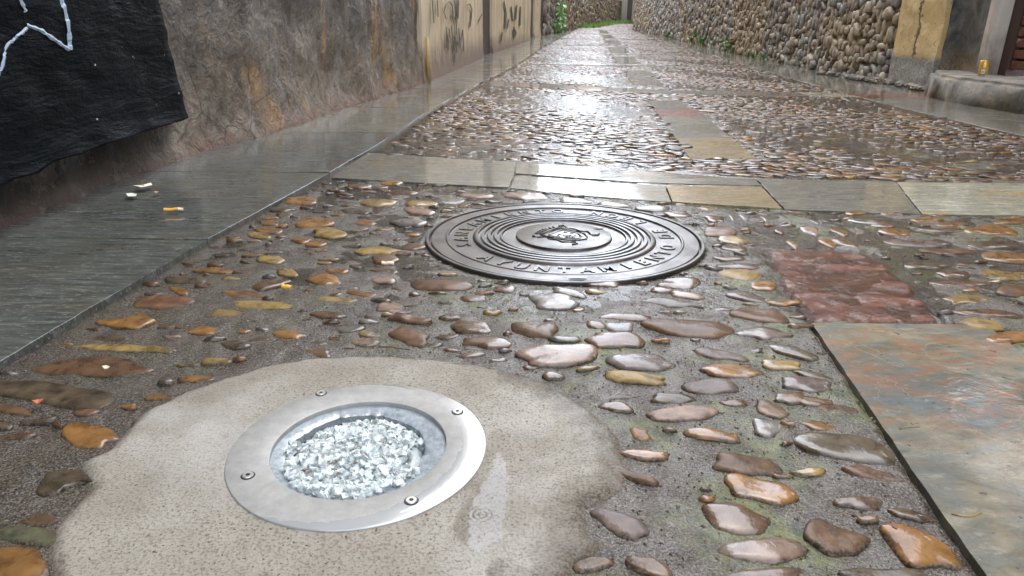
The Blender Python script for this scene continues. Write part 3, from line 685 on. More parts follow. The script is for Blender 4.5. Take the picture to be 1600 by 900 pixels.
# ------------------------------------------------------------------ recessed ground light
lt = empty('recessed_ground_light', (LC[0], LC[1], 0), label='round steel recessed ground light with a smashed glass lens set in pale concrete', cat='ground light')
RI = .1045; steel = mat_steel(LC[0], LC[1], LR)
mb = MB(); mb.lathe([(LR, -.03), (LR, .0018), (LR-.0006, .0028), (LR-.0016, .0032), (RI+.0018, .0032), (RI+.0004, .0026), (RI, .0010), (RI, -.012), (RI+.004, -.012)], *LC, n=160)
mb.build('steel_ring', steel, lt, smooth=True, autos=25)
M['screw'] = plain('screw_steel', (.62, .60, .55), .3, .7)
for (px_, py_) in ((502, 618), (715, 647), (388, 747), (643, 786.5)):
    x, y = G(px_, py_); mb = MB()
    mb.lathe([(.0080, .0034), (.0076, .0037), (.0050, .0037)], x, y, n=24); g_ = mb.build('screw', dk, lt)
    mb = MB(); mb.lathe([(.0062, .0035), (.0062, .0044), (.0056, .0050), (.0026, .0050), (.0022, .0044)], x, y, n=24); mb.build('screw_head', M['screw'], g_, smooth=True, autos=30)
    mb = MB(); V = [(x+.0026*math.cos(t), y+.0026*math.sin(t), .0051) for t in np.linspace(0, 6.283, 7)[:-1]]; mb.add(V, [tuple(range(6))]); mb.build('socket', dk, g_)
mb = MB(); mb.lathe([(RI+.003, -.010), (RI-.001, -.030), (RI-.004, -.11), (.0001, -.11)], *LC, n=64); mb.build('housing', plain('dark_housing', (.05, .055, .06), .4, .3), lt, smooth=True)
def glassmat(name, ca, cb, rough, tr, sc, bd):
    n = N(name); a = n.noise(sc, 5, .7); c = n.mix(n.mr(a, .35, .65), ca, cb)
    c = n.mix(n.mr(n.vor(260), .0, .25, .5, 0), c, (.85, .9, .92))
    return n.fin(c, rough, n.bump(a, bd, .8), coat=1., crough=.05, trans=tr)
frost = glassmat('frosted_glass', (.20, .235, .25), (.38, .42, .44), .25, .15, 90, .0012)
mb = MB(); n_ = 160; V = []; 
for k in range(n_):
    t = 2*math.pi*k/n_; ct, st = math.cos(t), math.sin(t)
    ri = .0835-.004*math.cos(t)+.0035*mnoise.noise(Vector((ct*3, st*3, 1)))+.0028*mnoise.noise(Vector((ct*11, st*11, 5)))+.0015*mnoise.noise(Vector((ct*40, st*40, 5)))
    for r, z in ((RI+.001, -.0035), (ri+.004, -.0042), (ri, -.0062), (ri-.001, -.016), (ri+.004, -.020)): V.append((LC[0]+r*ct, LC[1]+r*st, z))
mb.add(V, [(k*5+j+1, k*5+j, ((k+1) % n_)*5+j, ((k+1) % n_)*5+j+1) for k in range(n_) for j in range(4)]); mb.build('glass_rim', frost, lt, smooth=True, autos=30)
bed = glassmat('crushed_glass', (.55, .62, .60), (.85, .9, .87), .2, .25, 260, .003)
# heap of broken tempered glass
def heap_z(x, y):
    r = math.hypot(x/.086, y/(.096 if y < 0 else .080))
    return -.030+.031*max(0., 1-r**4.5)+.004*mnoise.noise(Vector((x*45, y*45, 3)))
xs = np.linspace(-.088, .088, 60); V = []; 
for a_ in xs:
    for b_ in xs: V.append((LC[0]+a_, LC[1]+b_, heap_z(a_, b_)-.006))
q = grid_faces(60, 60, False); q = [tuple(f) for f in q if all(math.hypot(V[i][0]-LC[0], V[i][1]-LC[1]) < .094 for i in f)]
hp = mesh('glass_heap', V, q, bed, lt, smooth=True)
mb = MB(); rr = random.Random(9); cnt = 0
def mat_chip():
    n = N('glass_chips'); n.fin((.90, .97, .95), .06, trans=.9); n.p.inputs['IOR'].default_value = 1.45; T = n.t.nodes
    d = T.new('ShaderNodeBsdfDiffuse'); d.inputs[0].default_value = (.80, .86, .83, 1); mx = T.new('ShaderNodeMixShader')
    n.t.links.new(n.mr(n.noise(120, 3), .40, .62, .25, .80), mx.inputs[0]); n.t.links.new(n.p.outputs[0], mx.inputs[1]); n.t.links.new(d.outputs[0], mx.inputs[2]); n.t.links.new(mx.outputs[0], n.out.inputs[0]); return n.m
chip = mat_chip()
while cnt < 2300:
    x, y = rr.uniform(-.09, .09), rr.uniform(-.099, .082)
    if math.hypot(x/.089, y/(.100 if y < 0 else .078)) > 1-.14*rr.random(): continue
    if math.hypot(x, y) > .0985: continue
    if x > .054+.010*rr.random() and -.045 < y < .03: continue
    s = rr.uniform(.0022, .0050); z = heap_z(x, y)+rr.uniform(-.004, .0045)
    if math.hypot(x, y) > .078: z = max(z, -.0025+rr.uniform(-.002, .002)) if y < .01 else z
    Rm = Matrix.Rotation(rr.uniform(0, 6.28), 3, Vector((rr.gauss(0, 1), rr.gauss(0, 1), rr.gauss(0, 1))).normalized())
    pts = [Rm @ Vector((sx*s*rr.uniform(.6, 1.15), sy*s*rr.uniform(.6, 1.1), sz*s*rr.uniform(.5, 1.))) for sx in (-1, 1) for sy in (-1, 1) for sz in (-1, 1)]
    mb.add([(LC[0]+x+p.x, LC[1]+y+p.y, z+p.z) for p in pts], [(0,1,3,2),(4,6,7,5),(0,4,5,1),(2,3,7,6),(0,2,6,4),(1,5,7,3)]); cnt += 1
mb.build('broken_glass', chip, lt, kind='stuff')
mb = MB()
for _ in range(26):
    x, y = rr.uniform(-.06, .06), rr.uniform(-.06, .05); z = heap_z(x, y)+.006; a_ = rr.uniform(0, 6.28); l_ = rr.uniform(.0015, .004)
    mb.tube([(LC[0]+x, LC[1]+y, z), (LC[0]+x+l_*math.cos(a_), LC[1]+y+l_*math.sin(a_), z+.001), (LC[0]+x+2*l_*math.cos(a_+.4), LC[1]+y+2*l_*math.sin(a_+.4), z)], .0007, 5)
mb.build('leaf_crumbs', plain('dead_leaf', (.20, .10, .04), .6), lt, kind='stuff')

# rain water lying on the concrete
def mat_water():
    n = N('rain_water'); n.t.nodes.remove(n.p); T = n.t.nodes
    fr = T.new('ShaderNodeFresnel'); fr.inputs[0].default_value = 1.5; tr = T.new('ShaderNodeBsdfTransparent'); tr.inputs[0].default_value = (1, 1, 1, 1)
    gl = T.new('ShaderNodeBsdfGlossy'); gl.inputs['Roughness'].default_value = .02; mx = T.new('ShaderNodeMixShader')
    x = n.sep(0); y = n.sep(1); cx, cy = G(752, 806)
    d = n.math('SQRT', n.math('ADD', n.math('POWER', n.math('SUBTRACT', x, cx), 2.), n.math('POWER', n.math('SUBTRACT', y, cy), 2.)))
    rip = n.math('MULTIPLY', n.math('SINE', n.math('MULTIPLY', d, 1100.)), n.mr(d, .004, .016, 1, 0))
    b = n.bump(rip, .00012, .7); b2 = n.bump(n.noise(25, 2), .0006, .4, b)
    n.t.links.new(b2, gl.inputs['Normal']); n.t.links.new(b2, fr.inputs['Normal'])
    n.t.links.new(fr.outputs[0], mx.inputs[0]); n.t.links.new(tr.outputs[0], mx.inputs[1]); n.t.links.new(gl.outputs[0], mx.inputs[2]); n.t.links.new(mx.outputs[0], n.out.inputs[0])
    return n.m
M['water'] = mat_water()
pud = PG([(716,800),(740,778),(768,740),(780,705),(792,740),(790,790),(778,845),(745,858),(722,842),(712,820)])
def puz(x, y, s): return .0016+0*x
sheet_poly('puddle', pud, puz, .003, M['water'], edge=.004, kind='structure')

ysf = np.concatenate([np.arange(.95, 3, .03), np.arange(3, 12, .12), np.arange(12, 70, .6)]); nxf = 60; V = []
for y in ysf:
    a, b = float(KL(y))+.012, float(KR(y))-.012
    for u in np.linspace(0, 1, nxf): V.append((a+(b-a)*u, y, 0))
V = np.array(V); fx, fy = V[:, 0], V[:, 1]
lev = np.interp(fy, [.95, 1.25, 2.0, 3, 7], [-.0110, -.0042, -.0030, -.0012, -.0006])+.0012*fbm(fx*2.1, fy*1.3, 61)-.0030*np.clip((-.1-fx)*2.2, 0, 1)*np.clip((3-fy), 0, 1)-.0022*np.clip((fx-.9)*1.5, 0, 1)*np.clip((3.4-fy), 0, 1)
V[:, 2] = lev+zp(fy)
q = grid_faces(len(ysf), nxf, True); cx_, cy_ = fx[q].mean(1), fy[q].mean(1); keep = np.hypot(cx_-MC[0], cy_-MC[1]) > MR+.03
for p in strip_slabs[:1]: keep &= ~inside(cx_, cy_, p[1])
for p in hole_polys:
    P_ = np.array(p); k_ = np.where((fx > P_[:, 0].min()-.1) & (fx < P_[:, 0].max()+.1) & (fy > P_[:, 1].min()-.3) & (fy < P_[:, 1].max()+.3))[0]
    if len(k_): V[k_[inside(fx[k_], fy[k_], p)], 2] -= .012
def mat_film():
    n = N('thin_rain_film'); n.t.nodes.remove(n.p); T = n.t.nodes
    fr = T.new('ShaderNodeFresnel'); fr.inputs[0].default_value = 1.38; tr = T.new('ShaderNodeBsdfTransparent'); tr.inputs[0].default_value = (.93, .92, .90, 1)
    gl = T.new('ShaderNodeBsdfGlossy'); gl.inputs['Roughness'].default_value = .05; mx = T.new('ShaderNodeMixShader')
    b = n.bump(n.noise(90, 3, .65), .0022, .9, n.bump(n.noise(20, 2), .004, .6)); n.t.links.new(b, gl.inputs['Normal']); n.t.links.new(b, fr.inputs['Normal'])
    n.t.links.new(fr.outputs[0], mx.inputs[0]); n.t.links.new(tr.outputs[0], mx.inputs[1]); n.t.links.new(gl.outputs[0], mx.inputs[2]); n.t.links.new(mx.outputs[0], n.out.inputs[0])
    return n.m
mesh('rain_water', V, q[keep].tolist(), mat_film(), smooth=True, kind='structure')
# ------------------------------------------------------------------ walls
def wall_grid(name, y0, y1, xf, z0, z1, dy, side, mat, parent=None, amp=.02, freq=4., flare=.0, thick=.45, dzn=None, fine=None, **k):
    """front face at xf(y), facing +x for side=1; closed at back, top and ends"""
    ys = np.linspace(y0, y1, max(2, int((y1-y0)/dy)+1)); zs = [z0]; st = dzn or dy
    while zs[-1] < z1-.001: zs.append(min(z1, zs[-1]+st)); st *= 1.012 if zs[-1] < 1.5 else 1.15
    zs = np.array(zs); V = []; nz = len(zs)
    for y in ys:
        g = float(zp(y)); x0 = float(xf(y))
        for z in zs:
            p = Vector((x0*2, y*freq*.5, z*freq*.5))
            d = amp*(mnoise.noise(p)*1.2+.5*mnoise.noise(p*2.7)+.28*mnoise.noise(p*6.3)) + (amp*.18*mnoise.noise(p*17) if amp > .01 else 0)
            d += flare*math.exp(-max(z, 0)/.07)
            if y < y0+.001 or y > y1-.001: pass
            V.append((x0+side*d, y, z+(g if z < 1 else g)))
        V.append((x0-side*thick, y, z1+g)); V.append((x0-side*thick, y, z0+g))
    m = nz+2; q = [tuple(f) for f in grid_faces(len(ys), m, side < 0)]
    e0 = tuple(range(m)); e1 = tuple((len(ys)-1)*m+i for i in range(m))
    q.append(e0 if side > 0 else e0[::-1]); q.append(e1[::-1] if side > 0 else e1)
    q = [f if True else f for f in q]
    o = mesh(name, V, q, mat, parent, smooth=True, autos=50, **k)
    bm = bmesh.new(); bm.from_mesh(o.data); bmesh.ops.recalc_face_normals(bm, faces=bm.faces); bm.to_mesh(o.data); bm.free()
    return o
def mat_oldwall():
    n = N('weathered_render'); x = n.sep(0); y = n.sep(1); z = n.sep(2)
    a = n.noise(3.2, 6, .65, dist=.4); b_ = n.noise(16, 6, .7, dist=.5); st = n.noise(1, 5, .6, vec=n.scale((9, 9, 1.6)), dist=.6)
    c = n.mix(n.mr(a, .35, .62), (.115, .082, .052), (.25, .19, .125))
    c = n.mix(n.mr(b_, .50, .62, 0, .8), c, (.05, .038, .03))
    c = n.mix(n.mr(n.noise(55, 4, .75), .55, .68, 0, .6), c, (.05, .04, .032))
    c = n.mix(n.mr(st, .56, .66, 0, .6), c, (.36, .34, .31))
    up_ = n.math('ADD', z, n.math('MULTIPLY', n.math('SUBTRACT', st, .5), .9))
    c = n.mix(n.mr(up_, .24, .66, 0, .85), c, n.mix(n.mr(b_, .45, .65), (.022, .018, .015), (.10, .083, .064)))
    oc = n.noise(1, 4, .6, vec=n.scale((1.5, 2.4, 1.1)), dist=.7)
    c = n.mix(n.mr(oc, .585, .64, 0, .85), c, n.mix(n.mr(b_, .4, .6), (.20, .10, .04), (.42, .26, .10)))
    c = n.mix(n.mr(n.math('ADD', z, n.math('MULTIPLY', b_, .10)), .05, .13, .75, 0), c, (.17, .085, .05))
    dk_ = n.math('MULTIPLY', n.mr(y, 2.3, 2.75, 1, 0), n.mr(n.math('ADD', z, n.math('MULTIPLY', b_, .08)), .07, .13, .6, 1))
    c = n.mix(dk_, c, (.016, .011, .008))  # recess shade under the black lip painted into the colour, with damp stain
    fl = n.mr(n.noise(5.5, 6, .7, dist=.3), .535, .545); c = n.mix(n.math('MULTIPLY', fl, .55), c, n.mix(n.mr(b_, .4, .6), (.26, .22, .165), (.12, .095, .07)))
    wv = n.t.nodes.new('ShaderNodeVectorMath'); wv.operation = 'ADD'; n.t.links.new(n.pos, wv.inputs[0]); n.t.links.new(n.scale((.12, .12, .12), n.noise(4, 4, .6)), wv.inputs[1])
    ck = n.mr(n.vor(2.6, wv.outputs[0], 'DISTANCE_TO_EDGE'), 0, .012, 1, 0); c = n.mix(n.math('MULTIPLY', ck, n.mr(n.noise(2.2), .45, .55, 0, .9)), c, (.02, .015, .012))
    h = n.bump(b_, .045, .9, n.bump(n.noise(70, 4, .7), .006, .9, n.bump(fl, .008, .9)))
    return n.fin(c, .6, h, coat=.15, crough=.35)
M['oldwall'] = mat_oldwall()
rw = empty('weathered_wall', (-1.3, 2, 0), label='rough brown grey weathered wall, its near end coated in glossy black paint', cat='wall')
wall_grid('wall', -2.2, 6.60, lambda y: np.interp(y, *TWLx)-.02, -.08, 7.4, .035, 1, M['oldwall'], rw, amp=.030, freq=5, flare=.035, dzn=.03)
wall_grid('added_shade_eave', -2.2, 6.60, lambda y: np.interp(y, *TWLx)+.55, 7.40, 7.6, .4, 1, M['oldwall'], rw, amp=.005, thick=1.0)  # unseen overhang, added to darken the left side of the alley
def mat_black():
    n = N('black_coating'); a = n.noise(1, 5, .65, vec=n.scale((6, 4, 16)), dist=.3); f = n.noise(60, 4, .7); z = n.sep(2)
    c = n.mix(n.mr(n.noise(5, 5, .6), .35, .68), (.0012, .002, .003), (.004, .0055, .0065))
    c = n.mix(n.mr(n.noise(34, 2, .4), .755, .77), c, (.50, .47, .38))
    c = n.mix(n.mr(n.noise(120, 4, .7), .66, .78, 0, .25), c, (.12, .13, .13))
    return n.fin(c, n.mr(n.noise(7, 3), .4, .6, .5, .7), n.bump(a, .022, .7, n.bump(f, .003, .8)), spec=.06)
M['black'] = mat_black()
XB = -1.215
be = [WX(px_, py_, XB) for px_, py_ in [(0, 287), (60, 262), (120, 238), (180, 217), (250, 196), (302, 182)]]
re_ = [WX(px_, py_, XB) for px_, py_ in [(302, 182), (293, 140), (286, 100), (276, 50), (262, 0)]]
bz = lambda y: float(np.interp(y, [-2.2]+[b[0] for b in be], [be[0][1]-.01]+[b[1] for b in be]))
ry = lambda z: float(np.interp(z, [b[1] for b in re_]+[2.6], [b[0] for b in re_]+[re_[-1][0]-.1]))
V = []; ns, ntt = 130, 60
for i in range(ns):
    s = (i/(ns-1))
    for j in range(-3, ntt):
        t = max(j, 0)/(ntt-1); zt = 2.7*t**1.5
        y = -2.2+(ry(zt+.1)+2.2)*s; z0 = bz(y)+.012*mnoise.noise(Vector((y*9, 0, 7)))+.006*mnoise.noise(Vector((y*33, 0, 7)))
        z = z0+(2.7-z0)*t**1.5; y += .014*mnoise.noise(Vector((2, z*14, 3)))*s
        d = .014*mnoise.noise(Vector((y*4, z*4, 1)))+.008*mnoise.noise(Vector((y*10, z*18, 1)))+.004*mnoise.noise(Vector((y*30, z*45, 1)))
        d += .020*math.exp(-(z-z0)/.05)
        x = XB+d
        if j < 0: x -= (.02, .05, .09)[-j-1]; z += (.0, .004, .012)[-j-1]-.004
        if s > .985: x -= .035 if s < .995 else .09
        V.append((x, y, z))
blk = mesh('black_coat', V, grid_faces(ns, ntt+3, True).tolist(), M['black'], rw, smooth=True)
bm = bmesh.new(); bm.from_mesh(blk.data); bmesh.ops.recalc_face_normals(bm, faces=bm.faces); bm.to_mesh(blk.data); bm.free()
# sprayed letter on the black coat
def mat_spray():
    n = N('pale_blue_spray'); return n.fin(n.mix(n.noise(40, 4, .7), (.16, .21, .28), (.42, .50, .58)), .5, n.bump(n.noise(90, 3), .002, .6))
spray = mat_spray(); mb = MB()
vg = np.array(V).reshape(ns, ntt+3, 3)[:, 3:, :]
def surf(y, z):
    d = (vg[..., 1]-y)**2+(vg[..., 2]-z)**2; i = np.unravel_index(d.argmin(), d.shape); return float(vg[i][0])
def stroke(mb, pts, wpx, plane=XB, sf=None, n_=10, off=.004):
    P_ = []
    for a_, b_ in zip(pts[:-1], pts[1:]):
        for k in range(n_): P_.append((a_[0]+(b_[0]-a_[0])*k/n_, a_[1]+(b_[1]-a_[1])*k/n_))
    P_.append(pts[-1]); V = []
    for i, (a_, b_) in enumerate(P_):
        q0 = P_[max(i-1, 0)]; q1 = P_[min(i+1, len(P_)-1)]; L = math.hypot(q1[0]-q0[0], q1[1]-q0[1])+1e-6
        nx, ny = -(q1[1]-q0[1])/L*wpx/2, (q1[0]-q0[0])/L*wpx/2; k = 1+.15*math.sin(i*.7)
        for sg in (-1, 0, 1):
            y, z = WX(a_+nx*sg*k, b_+ny*sg*k, plane); V.append(((sf(y, z) if sf else plane)+off*(1. if sg == 0 else .4), y, z))
    mb.add(V, [(3*i+j, 3*i+j+1, 3*i+j+4, 3*i+j+3) for i in range(len(P_)-1) for j in range(2)])
for pts in ([(28, -6), (33, 6), (40, 18)], [(97, -5), (104, 30), (107, 58), (107, 78)], [(39, 39), (52, 43), (66, 48), (80, 60), (95, 70), (107, 78)], [(40, 44), (26, 56), (14, 70), (4, 86), (0, 104), (-6, 120)]):
    stroke(mb, pts, 5.5, XB, surf, off=.004)
mb.build('graffiti', spray, blk)
mb = MB(); n_ = 8
P0 = WX(662, 74, -.84)
mb.tube([(-.80, P0[0]-.03, -.02), (-.80, P0[0]-.02, .15), (-.81, P0[0], .40)], [.022, .024, .02], 10)
mb.build('cable_guard', plain('ochre_guard', (.36, .25, .10), .6, bump_s=40, bump_d=.004), rw, smooth=True)

def mat_cream(name, ca, cb, dark, basez=.25, streaks=.6):
    n = N(name); z = n.sep(2); st = n.noise(1, 6, .68, vec=n.scale((9, 3.2, .8)), dist=.4); f = n.noise(9, 5, .65)
    c = n.mix(n.mr(st, .35, .65), ca, cb); c = n.mix(n.mr(f, .60, .75, 0, .5), c, dark)
    c = n.mix(n.mr(n.noise(1, 4, .6, vec=n.scale((14, 5, .5))), .58, .66, 0, streaks), c, dark)
    c = n.mix(n.mr(n.math('ADD', z, n.math('MULTIPLY', n.math('SUBTRACT', f, .5), .5)), basez*.5, basez*1.6, .9, 0), c, (.13, .085, .065))
    return n.fin(c, .6, n.bump(f, .012, .5, n.bump(st, .008, .6)), coat=.15, crough=.3)
M['cream'] = mat_cream('stained_cream_panel', (.42, .32, .19), (.62, .51, .34), (.13, .095, .07), streaks=.85)
M['darkwood'] = plain('dark_post', (.045, .030, .026), .6, bump_s=25, bump_d=.006)
gb = empty('cream_building', (-.7, 7, 0), label='cream panelled building with scribbled graffiti and dark upright posts', cat='building')
XL = lambda y: np.interp(y, *TWLx)
segs = [(6.62, 11.75, 'wall_panel'), (12.9, 19.6, 'wall_panel'), (20.7, 22.75, 'wall_panel')]
for a_, b_, nm in segs: wall_grid(nm, a_, b_, XL, -.05, 3.4, .16, 1, M['cream'], gb, amp=.014, freq=3, flare=.02, dzn=.05)
for a_, b_ in ((11.75, 12.9), (19.6, 20.7), (22.75, 23.05)):
    wall_grid('post', a_, b_, lambda y: XL(y)-(.05 if b_ < 22 else -.02), -.05, 3.4, .1, 1, M['darkwood'], gb, amp=.008, freq=3)
wall_grid('upper_wall', 6.62, 23.05, lambda y: XL(y)+.05, 3.4, 7.0, .5, 1, M['cream'], gb, amp=.012, freq=2)
mb = MB(); rr = random.Random(3)
ink = plain('black_ink', (.07, .062, .052), .6)
scr = [[(690, 20), (693, 8), (699, 2), (704, 10), (704, 30)], [(691, 20), (694, 30)], [(700, 24), (706, 26), (710, 32), (713, 28), (714, 2)], [(711, 32), (709, 60), (711, 82)], [(727, 8), (731, 6), (735, 14), (734, 28), (732, 42)],
       [(695, 42), (694, 75)], [(699, 44), (698, 78)], [(702, 40), (704, 60), (706, 80), (710, 50)], [(714, 44), (716, 75), (720, 46)], [(720, 46), (722, 80)], [(706, 56), (712, 70), (718, 58)], [(672, 0), (674, 36)], [(680, 0), (681, 26)], [(745, 34), (751, 22)], [(707, 84), (708, 98)]]
for pts in scr: stroke(mb, pts, 1.6 if len(pts) != 5 or pts[0][0] < 700 else 1.8, -.70, lambda y, z: float(XL(y)) + .016, n_=4, off=.003) if False else None
def wall_ray(px_, py_, f):
    d = ray(px_, py_); lo, hi = 5., 40.
    g = lambda y: d[0]/d[1]*y-float(f(y))
    for _ in range(40):
        m = (lo+hi)/2
        if (g(m) < 0) == (g(lo) < 0): lo = m
        else: hi = m
    return lo, H+d[2]/d[1]*lo
def wstroke(mb, pts, wpx, f, off=.012, n_=5):
    P_ = []
    for a_, b_ in zip(pts[:-1], pts[1:]):
        for k in range(n_): P_.append((a_[0]+(b_[0]-a_[0])*k/n_, a_[1]+(b_[1]-a_[1])*k/n_))
    P_.append(pts[-1]); V = []
    for i, (a_, b_) in enumerate(P_):
        q0 = P_[max(i-1, 0)]; q1 = P_[min(i+1, len(P_)-1)]; L = math.hypot(q1[0]-q0[0], q1[1]-q0[1])+1e-6
        nx, ny = -(q1[1]-q0[1])/L*wpx/2, (q1[0]-q0[0])/L*wpx/2
        for sg in (-1, 0, 1):
            y, z = wall_ray(a_+nx*sg, b_+ny*sg, f); V.append((float(f(y))+off+(.004 if sg == 0 else 0), y, z))
    mb.add(V, [(3*i+j, 3*i+j+1, 3*i+j+4, 3*i+j+3) for i in range(len(P_)-1) for j in range(2)])
for pts in scr: mb = MB(); wstroke(mb, pts, 1.7, XL, .022); mb.build('graffiti_stroke', ink, gb)
for pts in [[(707, -4), (709, 30), (712, 30), (713, -4)], [(786, 2), (789, 20), (787, 45)], [(797, 10), (800, 32), (804, 30), (806, 8)], [(801, 42), (805, 52), (802, 58), (800, 46)], [(793, 30), (791, 45)], [(812, 10), (811, 40)], [(783, 50), (781, 64)]]: mb = MB(); wstroke(mb, pts, 2.0, XL, .022); mb.build('graffiti_stroke', ink, gb)

# pebble masonry facing
WP = [('G', (.22, .205, .19)), ('G', (.33, .31, .28)), ('T', (.34, .275, .19)), ('T', (.42, .33, .21)), ('D', (.12, .11, .10)), ('D', (.16, .135, .115)), ('R', (.26, .18, .13))]
def pebble_face(name, y0, y1, xf, z0, zt, side, size, parent, seed, mat):
    P_ = Peb(); r_ = random.Random(seed); y = y0
    nv = len(TV); rows = []; z = z0; out = []
    while z < zt:
        y = y0+r_.uniform(0, size); gz = 1.
        while y < y1:
            s = size*(1 if y < 16 else 1.25); s = s*r_.choice([.55, .8, 1., 1., 1.25]); a = s*r_.uniform(.32, .66)*.5; b = s*r_.uniform(.5, 1.05)*.5
            if r_.random() < .25: a, b = b, a
            yy = y+a; y += 2*a*.94; zz = z+r_.gauss(0, s*.16)
            if zz+float(b) < 0: continue
            V = TV.copy(); t = np.arctan2(V[:, 1], V[:, 0]); k = 1+.13*np.sin(2*t+r_.uniform(0, 6))+.09*np.sin(3*t+r_.uniform(0, 6))
            U = V[:, 0]*a*k; W_ = V[:, 1]*b*k; D_ = V[:, 2]*min(a, b)*r_.uniform(.55, 1.1)
            an = r_.gauss(0, .45); c_, s_ = math.cos(an), math.sin(an); U2 = U*c_-W_*s_; W2 = U*s_+W_*c_
            x0 = float(xf(yy)); sl = (float(xf(yy+.2))-float(xf(yy-.2)))/.4
            X = x0+side*(D_+r_.uniform(-.01, .02)); X = X+U2*sl
            out.append(np.stack([X, yy+U2, zz+W2+float(zp(yy))], -1)); P_.V.append(out[-1])
            q = (.42+.58*min(1, max(0, (r_.random()))))
            c = np.array(r_.choice(WP)[1])*r_.uniform(.7, 1.25); 
            if mnoise.noise(Vector((yy*.35, zz*1.1, 4))) > .12: c = c*.4+np.array((.36, .24, .10))*.6
            P_.C.append(np.tile(c, (nv, 1))); P_.n += 1
        z += size*.50
    Fc = []
    for i in range(P_.n):
        for f in TF: Fc.append(tuple(j+i*nv for j in (f if side < 0 else f[::-1])))
    o = mesh(name, np.concatenate(P_.V), Fc, mat, parent, smooth=True, colors=np.concatenate(P_.C), kind='stuff')
    return o
def mat_wallpeb():
    n = N('dry_pebble'); a = n.attr(); m = n.noise(22, 5, .65); f = n.noise(110, 3, .6)
    c = n.mix(n.mr(m, .3, .7), n.mix(.55, a, (.05, .045, .04)), n.mix(.25, a, (.55, .50, .42)))
    return n.fin(c, .65, n.bump(m, .018, .8, n.bump(f, .003, .6)), coat=.12, crough=.3)
def mat_wallmortar():
    n = N('wall_mortar'); a = n.noise(1.2, 5, .6); f = n.noise(30, 5, .7)
    c = n.mix(n.mr(a, .45, .6), (.11, .090, .070), (.40, .28, .12)); c = n.mix(n.mr(f, .5, .7), c, (.06, .05, .042))
    return n.fin(c, .8, n.bump(f, .03, .9))
M['wpeb'] = mat_wallpeb(); M['wmortar'] = mat_wallmortar()
XR = lambda y: np.interp(y, *TWRx)
pw = empty('pebble_wall', (3.9, 9, 0), label='long wall of round river pebbles along the right side of the alley', cat='wall')
wall_grid('wall', 7.12, 58, lambda y: XR(y)+.035, -.05, 3.1, .20, -1, M['wmortar'], pw, amp=.018, freq=4, dzn=.10)
pebble_face('pebble_facing', 7.14, 34, lambda y: XR(y)+.03, .02, 2.3, -1, .165, pw, 5, M['wpeb'])
wall_grid('upper_wall', 7.12, 58, lambda y: XR(y)+.09, 3.1, 5.4, .6, -1, M['cream'], pw, amp=.01, freq=2)
fw = empty('low_pebble_wall', (.9, 23.2, 0), label='low pebble wall with green weeds beyond the cream building', cat='wall')
wall_grid('wall', 23.2, 58, lambda y: XL(y)-.03, -.05, 1.45, .3, 1, M['wmortar'], fw, amp=.02, freq=4, dzn=.1)
pebble_face('pebble_facing', 23.25, 54, lambda y: XL(y), .05, 1.45, 1, .23, fw, 8, M['wpeb'])
M['yellowrender'] = plain('yellow_render', (.62, .47, .26), .8)
hb_ = empty('yellow_house', (1.8, 34, 0), label='yellow rendered house wall rising behind the low pebble wall', cat='house')
wall_grid('wall', 28, 60, lambda y: XL(y)-.9, 0, 3.6, .8, 1, M['yellowrender'], hb_, amp=.01, freq=1, thick=3)

# end building across the bend
eb = empty('grey_building', (8.5, 58, 1), label='tall grey building with dark uprights closing the far end of the alley', cat='building')
gz = float(zp(57)); mb = MB()
mb.box((7.35, 56, gz-.6), (8.45, 60, 11.), None); mb.build('wall', mat_cream('grey_render', (.30, .28, .23), (.42, .40, .34), (.20, .18, .15), .1, .3), eb)
mb = MB(); mb.box((8.48, 56.4, gz-.6), (8.85, 60, 11.)); mb.box((7.20, 55.9, gz-.6), (7.34, 60, 11.)); mb.build('post', plain('dark_upright', (.12, .10, .085), .7), eb)
mb = MB(); mb.box((8.86, 56.2, gz-.6), (13.5, 60, 11.)); mb.build('side_wall', plain('pale_render', (.45, .42, .34), .8), eb)
mb = MB(); mb.box((7.40, 55.8, gz-.1), (7.62, 55.99, gz+.75)); mb.build('meter_box', plain('box_grey', (.10, .10, .10), .6), eb)
mb = MB(); mb.box((7.80, 55.9, gz-.1), (7.92, 55.99, gz+.55)); mb.build('hatch', plain('hatch_brown', (.14, .08, .06), .6), eb)

# right facade: cream pillar, sooty plaster, door frame, slatted door, stone step
def mat_pillar():
    n = N('yellow_pillar_plaster'); z = n.sep(2); y = n.sep(1); f = n.noise(10, 6, .68, dist=.5); g = n.noise(45, 4, .7)
    c = n.mix(n.mr(f, .35, .7), (.62, .47, .24), (.50, .34, .13)); c = n.mix(n.mr(n.noise(26, 5, .7, dist=.8), .60, .66, 0, .8), c, (.13, .09, .05))
    c = n.mix(n.mr(n.math('ADD', y, n.math('MULTIPLY', f, .5)), 6.50, 6.62, .85, 0), c, n.mix(n.mr(g, .4, .6), (.16, .09, .03), (.38, .22, .06)))
    c = n.mix(n.mr(n.math('ABSOLUTE', n.math('SUBTRACT', n.math('ADD', y, n.math('MULTIPLY', n.math('SUBTRACT', f, .5), .22)), 6.76)), .012, .022, .9, 0), c, (.05, .03, .022))
    c = n.mix(n.mr(n.math('ADD', z, n.math('MULTIPLY', f, .12)), .30, .34, 1, 0), c, n.mix(n.mr(g, .4, .62), (.17, .16, .14), (.33, .32, .29)))
    return n.fin(c, .65, n.bump(f, .02, .7, n.bump(g, .005, .7)), coat=.1, crough=.3)
